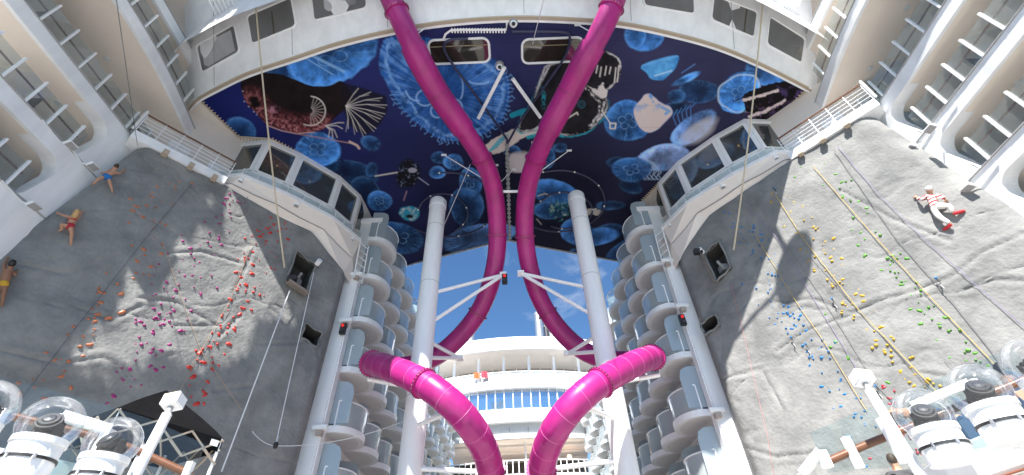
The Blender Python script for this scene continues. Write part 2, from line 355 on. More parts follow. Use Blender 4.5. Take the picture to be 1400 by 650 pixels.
    jelly(452, 74, 62, 42, -12, lum=1.15, al=.92); line([(418, 72), (470, 98)], 4, (.25, .48, .75), .55); line([(405, 72), (455, 102)], 1.5, (.3, .55, .8), .5)
    # --- big central jellyfish
    big = sm([(528, 52), (519, 75), (521, 100), (537, 130), (552, 151), (571, 170), (599, 189), (615, 193), (640, 190), (662, 184), (682, 169), (692, 150), (697, 128), (695, 108), (684, 92), (668, 78), (620, 60), (570, 50)])
    d = segdist(px, py, big, True); ins = pip(px, py, big); sd = np.where(ins, -d, d) + 5 * (n2 - .5) + 3 * (n3 - .5)
    th = np.arctan2(py - 132, px - 606); rr = np.hypot(px - 606, py - 132)
    a = soft(sd, 2); sh = .40 + 1.0 * n2 + .5 * (vnoise(th * 26 + 90, rr * .05) - .5)
    C = C * (1 - .95 * a[..., None]) + (np.array((.022, .105, .36)) * sh[..., None]) * (.95 * a)[..., None]
    mix((.20, .40, .72), soft(abs(sd + 9 + 9 * (n1 - .5) + 3 * (n3 - .5)) - 1.8, 3) * np.clip(n2 * 2 - .3, 0, 1))
    mix((.11, .27, .60), a * np.clip(vnoise(th * 38 + 60, rr * .03) * (.4 + 1.2 * n2) - .40, 0, 1) * np.clip((rr - 25) / 40, 0, 1) * 1.5)
    for (cx, cy, rx, ry, a0, a1) in [(581, 134, 12, 11, 0, 6.3), (622, 148, 10, 12, -1.5, 2.2), (655, 110, 14, 5, .4, 2.9), (598, 152, 9, 9, 1.4, 5), (628, 120, 5, 16, -1.2, 1.2), (570, 118, 16, 20, 1.4, 2.8)]:
        line([(cx + rx * math.cos(t_), cy + ry * math.sin(t_)) for t_ in np.linspace(a0, a1, 16)], 2.4, (.26, .46, .76), .75)
    for k in range(40):   # ragged fringe
        j = int(k / 40 * 11); f_ = k / 40 * 11 - j; x_, y_ = np.array(big[15 + j * 5]) * (1 - f_) + np.array(big[20 + j * 5]) * f_; a_ = math.atan2(y_ - 132, x_ - 606)
        line([(x_ + q * math.cos(a_ + .4 * math.sin(q + k)), y_ + q * math.sin(a_ + .4 * math.sin(q + k))) for q in range(-2, 5 + (k * 7) % 5, 2)], 1.3, (.13, .32, .66), .7)
    # --- the other clear ones
    jelly(434, 205, 31, 23, 8, lum=1.5, al=.95); jelly(880, 50, 27, 19, 10, lum=1.1, al=.9, rings=False); jelly(868, 48, 15, 18, -10, lum=1.2, al=.5, rings=False)
    bowl = sm([(876, 92), (890, 84), (926, 76), (924, 92), (914, 103), (905, 110), (890, 108), (884, 100)])
    d = segdist(px, py, bowl, True); a = soft(np.where(pip(px, py, bowl), -d, d)); mix((.04, .22, .55), a * .9); mix((.12, .42, .75), a * np.clip(n2 * 1.6 - .4, 0, 1)); line([(895, 104), (918, 97)], 2, (.4, .6, .8), .8); line([(878, 90), (926, 77)], 1.5, (.15, .4, .75), .8)
    jelly(938, 108, 18, 4, -25, lum=1.6, rings=False); line([(932, 100), (950, 88)], 1.5, (.1, .25, .6), .6)
    jelly(857, 166, 32, 27, -8, lum=1.05, al=.95)
    wj = sm([(866, 152), (876, 136), (886, 128), (905, 141), (916, 146), (919, 156), (908, 168), (898, 178), (884, 181), (873, 172)])
    d = segdist(px, py, wj, True); sd = np.where(pip(px, py, wj), -d, d) + 2 * (n2 - .5); a = soft(sd); mix((.58, .50, .47), a * .96); mix((.12, .28, .55), a * soft((n2 - .42) * 40, 6) * np.clip((158 - py) / 20, 0, 1)); mix((.1, .2, .5), soft(abs(sd) - .6) * .5)
    line([(905, 147), (915, 152), (910, 156)], 4, (.1, .3, .6), .8)
    jelly(948, 175, 34, 16, -33, lum=2.0, al=.95, rings=False, white=.25); r, th_, u, v = ell(955, 180, 28, 12, -33); mix((.55, .55, .58), soft((r - 1) * 12, 6) * .65)
    for k in range(5): line([(925 + 5 * k, 172 - 2 * k), (920 + 6 * k, 160 - 3 * k), (926 + 6 * k, 150 - 2 * k)], 1.4, (.08, .25, .6), .6)
    jelly(908, 216, 36, 18, -10, lum=2.0, al=.95, rings=False, white=.45)
    for k in range(9): line([(878 + 2 * k, 215 + k), (880 + 3 * k, 228 + k), (876 + 3 * k, 236 + (k * 5) % 9), (881 + 3 * k, 246)], 1.3, (.35, .48, .66), .75)
    jelly(864, 232, 26, 17, -5, lum=.8, al=.9); jelly(1012, 128, 31, 26, -20, lum=1.8, al=.95); mix((.45, .6, .75), np.clip(1 - abs(ell(1012, 128, 31, 26, -20)[0] - .96) * 14, 0, 1) * .8)
    jelly(519, 275, 16, 14, 0, lum=1.15); jelly(545, 326, 32, 22, 15, lum=.75, al=.95); jelly(620, 222, 13, 11, 0, lum=1.0); jelly(598, 236, 11, 8, 0, lum=1.2, rings=False); jelly(643, 250, 16, 20, 0, lum=.9)
    jelly(638, 283, 24, 26, 20, lum=.55, rings=False, al=.8); jelly(655, 325, 52, 17, -12, lum=1.1, rings=False, al=.85, white=.1)
    jelly(757, 263, 31, 17, 8, lum=1.15, rings=False, al=.9); jelly(752, 288, 22, 12, 0, lum=.6, rings=False); jelly(790, 318, 24, 18, 20, lum=1.0, al=.8); jelly(818, 324, 27, 11, -10, lum=1.4, rings=False, al=.8)
    # white dome and the reaching fin in the middle
    r, th_, u, v = ell(714, 222, 22, 15, 0); mix((.50, .46, .46), soft((r - 1) * 15, 3) * np.clip((py - 203) / 10, 0, 1)); jelly(745, 215, 14, 16, 0, lum=.9, rings=False, al=.8)
    fin = sm([(662, 203), (672, 192), (690, 182), (712, 174), (736, 172), (740, 182), (722, 186), (704, 196), (690, 206), (676, 211)])
    d = segdist(px, py, fin, True); a = soft(np.where(pip(px, py, fin), -d, d) + 3 * (n3 - .5)); mix((.62, .55, .50), a * .95)
    for k in range(7): line([(664 + 3 * k, 205 - 3.4 * k + 6), (680 + 3 * k, 196 - 3.2 * k + 5)], 1.7, (.02, .36, .48), .8)
    for k in range(5): line([(690 + 6 * k, 186 - 2 * k), (700 + 7 * k, 178 - k)], 2.4, (.55, .50, .46), .8)
    line([(700, 158), (716, 152)], 7, (.01, .26, .36), .85); line([(722, 188), (748, 180), (770, 186)], 5, (.02, .34, .42), .8)
    # angler-like deep-sea fish in the middle right
    fish = sm([(742, 96), (750, 88), (786, 80), (812, 72), (828, 70), (843, 77), (849, 86), (848, 104), (838, 118), (828, 127), (832, 145), (823, 163), (808, 177), (796, 183), (771, 186), (747, 177), (712, 181), (711, 164), (726, 142), (735, 118)])
    d = segdist(px, py, fish, True); sd = np.where(pip(px, py, fish), -d, d) + 2.5 * (n3 - .5); a = soft(sd); C = C * (1 - a[..., None]) + (np.array((.012, .011, .014)) * (.4 + 1.6 * n2)[..., None]) * a[..., None]
    edge = soft(abs(sd + 1.5) - 1.2) * np.clip(n2 * 2.2 - .6, 0, 1); mix((.50, .50, .50), edge * .95); mix((.02, .30, .38), soft(abs(sd - 1.2) - 1.0) * np.clip(1.7 - n2 * 2.4, 0, 1) * np.clip((py - 120) / 40, 0, 1))
    mix((.02, .32, .42), soft(abs(segdist(px, py, [(738, 115), (744, 130), (742, 148)])) - 3) * np.clip(n3 * 2 - .8, 0, 1)); mix((.5, .5, .52), soft(segdist(px, py, [(750, 90), (742, 106), (733, 124)]) - 2.4) * np.clip(n3 * 2.2 - .7, 0, 1))
    for (x, y, l) in [(817, 90, 10), (822, 92, 13), (829, 91, 12), (835, 92, 9), (842, 93, 20), (846, 90, 22)]: line([(x, y), (x - 2, y + l)], 1.7, (.6, .58, .56), .9)
    teeth = [(804, 118), (816, 122), (824, 112), (826, 122), (831, 124), (829, 134), (823, 136), (812, 128)]; d = segdist(px, py, teeth, True); mix((.60, .57, .54), soft(np.where(pip(px, py, teeth), -d, d) + 4 * (n3 - .5)) * .95)
    for pl in [[(800, 120), (820, 140), (818, 158), (806, 172)], [(826, 140), (822, 160), (806, 176)]]: mix((.55, .55, .55), soft(segdist(px, py, pl) - 1.6) * np.clip(n3 * 2.4 - .7, 0, 1))
    line([(776, 162), (789, 154), (790, 157)], 2, (.6, .58, .52), .9); r = np.hypot(px - 795, py - 143); mix((.03, .12, .17), np.clip(1 - abs(r - 5), 0, 1)); mix((.03, .14, .2), np.clip(1 - abs(r - 2.5), 0, 1) * .7)
    line([(823, 152), (834, 168)], 1.6, (.6, .6, .55), .9); line([(835, 169), (842, 169), (841, 176), (834, 176), (834, 169)], 2, (.62, .60, .54), .9)
    for k in range(6): line([(729 + 3 * k, 178 - k), (742 + 3 * k, 168 - k)], 1.3, (.55, .58, .58), .8)
    # dark fish on the left
    body = sm([(329, 116), (333, 109), (341, 104), (352, 101), (364, 100), (388, 103), (405, 110), (420, 116), (436, 119), (452, 117), (466, 111), (474, 120), (480, 128), (482, 138), (474, 148), (460, 160), (443, 176), (428, 180), (403, 182), (386, 177), (369, 173), (358, 164), (349, 153), (338, 143), (331, 128)])
    d = segdist(px, py, body, True); sd = np.where(pip(px, py, body), -d, d) + 1.5 * (n3 - .5); a = soft(sd); C = C * (1 - a[..., None]) + (np.array((.010, .006, .007)) * (.5 + n2)[..., None]) * a[..., None]
    dl = segdist(px, py, [(344, 138), (358, 158), (380, 170), (410, 178), (440, 174)]); redm = np.clip(1 - dl / 24, 0, 1) * a
    mix((.24, .055, .065), redm * np.clip(n3 * 1.6 - .3, 0, 1) * 1.3); mix((.50, .27, .27), redm ** 2 * np.clip(n3 * 2.6 - 1.3, 0, 1)); line([(366, 172), (385, 179), (405, 183), (430, 181)], 1.6, (.55, .35, .33), .8)
    mix((.40, .18, .25), soft(np.hypot((px - 375) / 8, (py - 150) / 5) * 6 - 6, 5) * np.clip(n3 * 2 - .7, 0, 1)); 
    for (x, y) in [(332, 125), (334, 139), (347, 153), (351, 157), (340, 146)]: mix((.5, .55, .65), soft(np.hypot(px - x, py - y) - .9) * .75)
    for (x, y) in [(350, 143), (347, 137)]: mix((.004, .003, .004), soft(np.hypot((px - x) / 1.4, py - y) - 5, 3))
    for k in range(11):
        a_ = -1.15 + k * .25; line([(424 + 4 * math.cos(a_), 152 + 4 * math.sin(a_)), (420 + 23 * math.cos(a_), 152 + 21 * math.sin(a_))], .6, (.55, .50, .47), .8)
    line([(424 + 21 * math.cos(t_), 152 + 20 * math.sin(t_)) for t_ in np.linspace(-1.5, 2.0, 14)], 1.6, (.62, .58, .55), .85)
    tail = [(466, 112), (500, 122), (528, 132), (530, 150), (520, 170), (500, 186), (478, 172), (470, 150)]; d = segdist(px, py, tail, True); mix((.008, .007, .012), soft(np.where(pip(px, py, tail), -d, d), 3) * .85)
    for (x, y) in [(490, 121), (507, 126), (522, 134), (529, 144), (526, 156), (520, 163), (514, 176), (500, 183), (488, 180), (476, 176)]:
        xm, ym = (472 + x) / 2 + 2, (143 + y) / 2 - (150 - y) * .09; line([(473, 145), (xm, ym), (x, y)], .8, (.58, .56, .52), .9); line([(xm, ym), (x - 3, y + 4)], .9, (.5, .5, .48), .6)
    for (x, y) in [(449, 188), (455, 189), (461, 188), (468, 176), (470, 168)]: line([(445, 172), ((445 + x) / 2 + 4, (172 + y) / 2 - 2), (x, y)], 1.3, (.5, .48, .45), .85)
    line([(404, 183), (440, 189), (484, 197)], 1.4, (.35, .2, .2), .9); line([(478, 194), (488, 199), (491, 203)], 3.2, (.55, .42, .35), .9)
    # dark toothy fish on the right
    orca = sm([(1015, 132), (1030, 123), (1045, 117), (1062, 113), (1085, 112), (1104, 121), (1091, 136), (1076, 150), (1060, 164), (1030, 163), (1021, 157), (1018, 145)])
    d = segdist(px, py, orca, True); sd = np.where(pip(px, py, orca), -d, d) + 2.5 * (n3 - .5); mix((.008, .006, .007), soft(sd))
    mix((.10, .06, .20), soft(sd) * np.clip(n2 * 3 - 1.5, 0, 1) * np.clip((px - 1050) / 20, 0, 1)); mix((.25, .14, .30), soft(sd) * np.clip(n3 * 3 - 1.8, 0, 1) * np.clip((py - 135) / 12, 0, 1))
    for pl, wd in [([(1017, 137), (1040, 131), (1063, 124)], 4), ([(1024, 160), (1045, 153), (1073, 138)], 4)]: mix((.62, .52, .52), soft(segdist(px, py, pl) - wd * .5 + 3.5 * (n3 - .5)) * .95)
    line([(1003, 139), (1020, 132)], 1.5, (.02, .02, .03)); line([(1013, 158), (1020, 150)], 1.5, (.02, .02, .03))
    # small bright creatures low in the mural
    r, th_, u, v = ell(558, 238, 16, 20, 20); mix((.006, .006, .01), soft((r - 1) * 16, 4)); mix((.20, .26, .42), soft((r - .9) * 16, 4) * np.clip(n3 * 3.2 - 1.9, 0, 1)); mix((.4, .4, .5), soft(np.hypot((px - 564) / 1.8, py - 233) - 3.4) * .7); line([(556, 262), (552, 274)], 2, (.3, .18, .25), .7)
    line([(513, 241), (543, 236)], 2, (.5, .48, .45), .9); line([(572, 243), (586, 253)], 1.5, (.3, .33, .45), .8)
    r, th_, u, v = ell(560, 292, 14, 10, 5); mix((.02, .26, .38), soft((r - 1) * 10, 2)); mix((.48, .50, .50), soft((r - .95) * 10, 2) * np.clip(n3 * 3 - 1.4, 0, 1)); mix((.005, .008, .01), soft(np.hypot((px - 560) / 2, (py - 296)) - 2.5))
    r, th_, u, v = ell(766, 288, 16, 14, 0); mix((.01, .16, .16), soft((r - 1) * 14, 3) * np.clip(n3 * 3 - 1.2, 0, 1)); mix((.50, .48, .42), soft((r - .9) * 14, 3) * np.clip(n3 * 3 - 1.75, 0, 1)); mix((.5, .47, .42), soft(segdist(px, py, [(800, 289), (818, 290)]) - 4 + 6 * (n3 - .5)) * .9)
    line([(736, 268), (745, 265), (752, 268)], 2, (.45, .43, .38), .8); line([(734, 300), (740, 307)], 1.6, (.45, .43, .38), .7)
    seam = np.clip(1 - abs(((py * .9 + px * .02) % 27) - 13) / .45, 0, 1); C *= (1 - .25 * seam)[..., None]
    return np.clip(C * np.array((1.15, 1.12, 1.12)), 0, 1)

def make_mural():
    st = .032; xs = np.arange(-14.9, 15.2, st); ys = np.arange(8.0, 26.2, st); X, Y = np.meshgrid(xs, ys, indexing='ij')
    nx, ny = X.shape; ins = pip(X[:-1, :-1] + st / 2, Y[:-1, :-1] + st / 2, MURW)
    I, J = np.nonzero(ins); q = np.stack([I * ny + J, I * ny + J + 1, (I + 1) * ny + J + 1, (I + 1) * ny + J], 1)
    used = np.unique(q); remap = np.full(nx * ny, -1); remap[used] = np.arange(len(used)); q = remap[q]
    V = np.stack([X.ravel()[used], Y.ravel()[used], np.full(len(used), HZ)], 1); px, py = proj(V); Cc = paint(px, py)
    V[:, 2] += .015 * (fbm(V[:, 0] * .8, V[:, 1] * .8, 3) - .5)
    me = bpy.data.meshes.new('mural'); me.vertices.add(len(V)); me.vertices.foreach_set('co', V.astype(np.float32).ravel())
    me.loops.add(q.size); me.loops.foreach_set('vertex_index', q.astype(np.int32).ravel()); me.polygons.add(len(q))
    me.polygons.foreach_set('loop_start', np.arange(0, q.size, 4, dtype=np.int32)); me.polygons.foreach_set('loop_total', np.full(len(q), 4, np.int32)); me.update(calc_edges=True)
    ca = me.color_attributes.new('print', 'FLOAT_COLOR', 'POINT'); cc = np.ones((len(V), 4), np.float32); cc[:, :3] = Cc; ca.data.foreach_set('color', cc.ravel())
    m = bpy.data.materials.new('printed_mural_fabric'); m.use_nodes = True; b = m.node_tree.nodes['Principled BSDF']; b.inputs['Roughness'].default_value = .8; b.inputs['Specular IOR Level'].default_value = .15
    at = m.node_tree.nodes.new('ShaderNodeVertexColor'); at.layer_name = 'print'; m.node_tree.links.new(at.outputs[0], b.inputs['Base Color']); me.materials.append(m)
    me.polygons.foreach_set('use_smooth', [True] * len(q)); ob = bpy.data.objects.new('mural', me); COL.objects.link(ob); return ob
canopy = thing('canopy', 'wide canopy overhead whose underside carries a dark blue jellyfish and fish mural', 'canopy', (0, 12, HZ))
mur = make_mural(); mur.parent = canopy; mur.location = (0, -12, -HZ); ORG[mur] = (0, 12, HZ)
near_w = [onz(*p, HZ) for p in NEAR]
slab = [(-18, 12.6)] + [tuple(p[:2]) for p in near_w] + [(15.6, 12.6), (18, 13.2), (18, 26)] + [tuple(onz(*p, HZ)[:2] + np.array((0, -.02))) for p in FAR] + [(-18, 25.6)]
MB().prism([(x, y, HZ + .03) for x, y in slab], (0, 0, .6)).build('canopy_slab', M['beige'], canopy)
def lacing(pl, name='lacing', step=.16):
    mb = MB(); P = smooth_path([onz(*p, HZ - .02) for p in pl], 6) if name == 'near_lacing' else [onz(*p, HZ - .02) for p in pl]
    mb.tube(P, .045, 6)
    acc = 0; cen = np.array((0, 16, HZ))
    for a, b_ in zip(P[:-1], P[1:]):
        L = np.linalg.norm(b_ - a)
        if L < 1e-4: continue
        d = (b_ - a) / L; nn = np.array((-d[1], d[0], 0)); nn = nn if np.dot(nn, cen - a) > 0 else -nn; t = -acc
        while t < L:
            if t >= 0: p = a + d * t; mb.bar(p - nn * .02 - (0, 0, .01), p + nn * .16 - (0, 0, .02), .055, .03)
            t += step
        acc = L - (t - step) if t > 0 else acc + L
        acc = acc % step
    return mb
lm = mat('beige_lacing_cord', (.52, .43, .32), .7)
lacing(NEAR[1:], 'near_lacing').build('lacing', lm, canopy)
lacing(RSIDE[:2]).build('lacing', lm, canopy); lacing(RSIDE[1:]).build('lacing', lm, canopy)
lacing(LSIDE).build('lacing', lm, canopy)
mb = MB(); mb.tube([onz(*p, HZ - .03) for p in FAR], .07, 8); mb.build('edge_beam', M['grey'], canopy)
# windows let into the mural
pane_m = mat('dark_window_pane', (.025, .022, .016), .04, spec=.8)
for x0, y0, x1, y1 in [(586, 54, 670, 87), (713, 53, 797, 86)]:
    cs = [onz(x0, y0, HZ - .03), onz(x1, y0 - 1, HZ - .03), onz(x1, y1 - 1, HZ - .03), onz(x0, y1, HZ - .03)]; c = sum(cs) / 4
    hx = (cs[1][0] - cs[0][0]) / 2; hy = abs(cs[3][1] - cs[0][1]) / 2
    def rr(sx, sy, r, z): return [(c[0] + s1 * (sx - r) + r * math.cos(a), c[1] + s2 * (sy - r) + r * math.sin(a), z) for s1, s2, a0 in ((1, 1, 0), (-1, 1, 90), (-1, -1, 180), (1, -1, 270)) for a in np.radians(np.linspace(a0, a0 + 90, 6))]
    pn = MB().prism(rr(hx, hy, .3, HZ - .02), (0, 0, -.02)).build('window', pane_m, canopy)
    MB().tube(rr(hx, hy, .3, HZ - .04), .055, 6, closed=True).build('window_frame', M['white_trim'], pn, smooth=True)
    mb = MB(); mb.bar((c[0] - hx, c[1] - hy * .45, HZ - .045), (c[0] + hx, c[1] - hy * .45, HZ - .045), .04, .01)
    mb.build('glazing_bar', mat('bronze_bar', (.25, .2, .12), .5), pn)
# pipe runs, small lamps and struts hung under the mural
def pipe(name, label, pts_px, z, r, m, cat='pipe', k=8, group=None, smooth=True):
    P = [onz(*p, z) for p in pts_px]; P = smooth_path(P, k) if smooth else P
    return tag(MB().tube(P, r, 8).build(name, m, smooth=True), label, cat, group)
pipe('pipe_run', 'dark pipe bent from the left mural window down to the centre line', [(640, 53), (615, 55), (607, 66), (620, 90), (650, 130), (690, 186), (693, 196)], HZ - .2, .06, M['navy'])
pipe('pipe_run', 'dark pipe bent from the right mural window down to the centre line', [(700, 43), (768, 44), (779, 52), (772, 78), (745, 118), (712, 165), (694, 196)], HZ - .2, .06, M['navy'])
def ringpipe(label, pts, grp='lamp pipes curved round the slide columns'):
    o = pipe('lamp_pipe', label, pts, HZ - .15, .05, M['navy'], group=grp); P = [onz(*p, HZ - .24) for p in pts]
    [MB().ball(p, .06, 8, 5).build('small_lamp', M['lamp'], o) for p in P[::2]]; return o
def arcpx(cx, cy, rx, ry, a0, a1, n=12): return [(cx + rx * math.cos(math.radians(a)), cy + ry * math.sin(math.radians(a))) for a in np.linspace(a0, a1, n)]
ringpipe('outer curved lamp pipe around the right column top', arcpx(764, 275, 63, 42, -110, 150, 14)); ringpipe('inner curved lamp pipe around the right column top', arcpx(772, 288, 38, 25, -150, 120, 12))
ringpipe('outer curved lamp pipe around the left column top', arcpx(612, 280, 66, 44, -100, 130, 14)); ringpipe('inner curved lamp pipe around the left column top', arcpx(605, 292, 34, 27, -170, 60, 10))
# white lacing track by the windows and the chain down the middle
t = pipe('cable_tray', 'white toothed cable tray bending round above the left mural window', [(606, 55), (609, 47), (616, 42), (630, 41), (692, 41), (693, 30)], HZ - .1, .05, M['white_trim'], 'cable tray', smooth=False)
mb = MB(); [mb.box(onz(x, y, HZ - .1), (.03, .1, .03)) for x, y in [(618 + 4 * k, 42) for k in range(19)]]; mb.build('teeth', M['white_trim'], t)
t = pipe('link_chain', 'grey link chain running along the middle of the mural', [(693, 196), (696, 260), (697, 326)], HZ - .15, .04, M['cable'], 'chain', smooth=False)
mb = MB(); P = [onz(693 + 4 * q, 196 + 130 * q, HZ - .15) for q in np.linspace(0, 1, 46)]; [mb.box(p, (.11 if k % 2 else .05, .06, .05)) for k, p in enumerate(P)]; mb.build('links', M['grey'], t)
for a, b_, L in [((690, 92), (654, 162), 'white tube lamp slanting left below the mural windows'), ((701, 108), (739, 161), 'white tube lamp slanting right below the mural windows')]:
    o = tag(MB().tube([onz(*a, HZ - .5), onz(*b_, HZ - .5)], .09, 10).build('tube_lamp', M['white_trim']), L, 'lamp')
    MB().bar(onz(*a, HZ - .5), onz(*a, HZ - .02), .05).bar(onz(*b_, HZ - .5), onz(*b_, HZ - .02), .05).build('bracket', M['grey'], o)
for (x, y, L) in [(702, 33, 'small camera dome on the mural edge between the slides'), (683, 92, 'small round spotlight beside the left mural window')]:
    c = onz(x, y, HZ - .25); o = tag(MB().ball(c, .16, 12, 8).build('ceiling_camera', M['white_trim'], smooth=True), L, 'camera'); MB().lathe(c, [(.2, .1), (.2, .24)], 16).build('mount', M['grey'], o); MB().ball(c - (0, .05, .1), .09, 10, 6).build('lens', M['dark'], o)
# ================================================================== white glazed bridge front above the canopy's near edge
KR = .8
arc = smooth_path([np.array((-15.75, 12.3, HZ))] + [onz(*p, HZ) for p in NEAR[1:]] + [np.array((15.75, 12.75, HZ))], 5); AX = np.array([p[0] for p in arc]); AY = np.array([p[1] for p in arc])
def ring_y(x, z): return np.interp(x, AX, AY) - KR * (z - HZ)
def onring(px, py, off=0.0):
    r = ray(px, py); lo, hi = 5., 60.
    for _ in range(50):
        t = (lo + hi) / 2; p = r * t
        if p[1] - (ring_y(p[0], p[2]) - off) > 0 and p[2] > 10: hi = t
        else: lo = t
    return r * lo
def first_ring(px, py, off=0.0):
    r = ray(px, py); prev = None
    for t in np.linspace(12, 45, 1200):
        p = r * t; g = p[1] - (ring_y(p[0], p[2]) - off)
        if prev is not None and prev < 0 <= g: return p
        prev = g
    return r * 20
# the surface leans outwards: seen from below a ray meets it where z(t) makes g change sign
def hit_ring(px, py, off=0.0):
    r = ray(px, py); best = None
    for t in np.linspace(15, 40, 2500):
        p = r * t; g = abs(p[1] - (ring_y(p[0], p[2]) - off))
        if p[2] > HZ - .5 and (best is None or g < best[0]): best = (g, p)
    return best[1]
bridge = thing('bridge_front', 'white curved bridge front with tinted windows leaning out above the mural', 'bridge', (0, 9, HZ))
ZS = [HZ - .12, HZ + .25, 21.5, 23, 24.5, 26.5]
mb = MB()
for z0, z1 in zip(ZS[:-1], ZS[1:]): mb.sheet([(x, ring_y(x, z0), z0) for x in AX], [(x, ring_y(x, z1), z1) for x in AX])
mb.sheet([(x, ring_y(x, HZ - .12), HZ - .12) for x in AX], [(x, ring_y(x, HZ - .12) + .1, HZ - .12) for x in AX]).sheet([(x, ring_y(x, HZ - .12) + .1, HZ - .12) for x in AX], [(x, ring_y(x, HZ - .12) + .1, HZ + .6) for x in AX])
mb.sheet([(x, ring_y(x, 26.5), 26.5) for x in AX], [(x, ring_y(x, 26.5) + 3, 26.5) for x in AX]); mb.sheet([(x, ring_y(x, 26.5) + 3, 26.5) for x in AX], [(x, ring_y(x, 26.5) + 3, 20.7) for x in AX])
mb.build('front_panel', M['white'], bridge, smooth=True)
mb = MB(); P = [(x, ring_y(x, HZ - .1) - .03, HZ - .1) for x in AX]; mb.tube(P, .05, 6); mb.build('bottom_trim', mat('tan_trim', (.42, .32, .22), .5), bridge)
mb = MB()
for fr in (.13, .27, .41, .55, .69, .83):
    i = int(fr * (len(AX) - 1)); x = AX[i]; mb.bar((x, ring_y(x, 20.1) - .012, 20.1), (x, ring_y(x, 26.4) - .012, 26.4), .02, .02)
mb.build('panel_joint', M['grey'], bridge)
wpix = [[(268, 63), (320, 33), (328, 71), (276, 100)], [(337, 22), (398, -4), (405, 36), (344, 61)], [(424, -14), (498, -28), (502, 11), (429, 29)],
        [(880, -20), (949, -8), (950, 20), (880, 8)], [(976, -6), (1036, 16), (1031, 52), (972, 27)], [(1052, 22), (1101, 53), (1096, 87), (1048, 61)]]
winm = glass('bridge_window', (.16, .16, .15), .28, wav=.05, solid=.6, scol=(.06, .06, .05))
for q in wpix:
    P = [hit_ring(*p, .03) for p in q]; loop = []
    for i in range(4):
        a, b_, c = P[i - 1], P[i], P[(i + 1) % 4]; e1 = b_ + _n(a - b_) * .22; e2 = b_ + _n(c - b_) * .22
        loop += [(1 - t) ** 2 * e1 + 2 * t * (1 - t) * b_ + t * t * e2 for t in np.linspace(0, 1, 5)]
    off = np.array((0, .01, -.006)); pn = MB().prism(loop, off).build('window', winm, bridge)
    MB().tube(loop, .05, 6, closed=True).build('window_frame', M['white_trim'], pn, smooth=True)
for sx, px_, py_ in ((-1, 305, 8), (1, 1085, 6)):
    c = hit_ring(px_, py_, .5); o = thing('gangway_bracket', 'white slatted bracket fixed to the %s bridge front corner' % ('left' if sx < 0 else 'right'), 'bracket', c)
    mb = MB(); [mb.box(c + (k * .18 - .5, -.1 * abs(k), .05 * k), (.04, .7, .04)) for k in range(6)]; mb.build('slat', M['white_trim'], o)
    MB().bar(c + (-.6, -.6, .1), c + (.6, -.6, .1), .08).bar(c + (-.6, .6, .1), c + (.6, .6, .1), .08).build('rail', M['white_trim'], o)

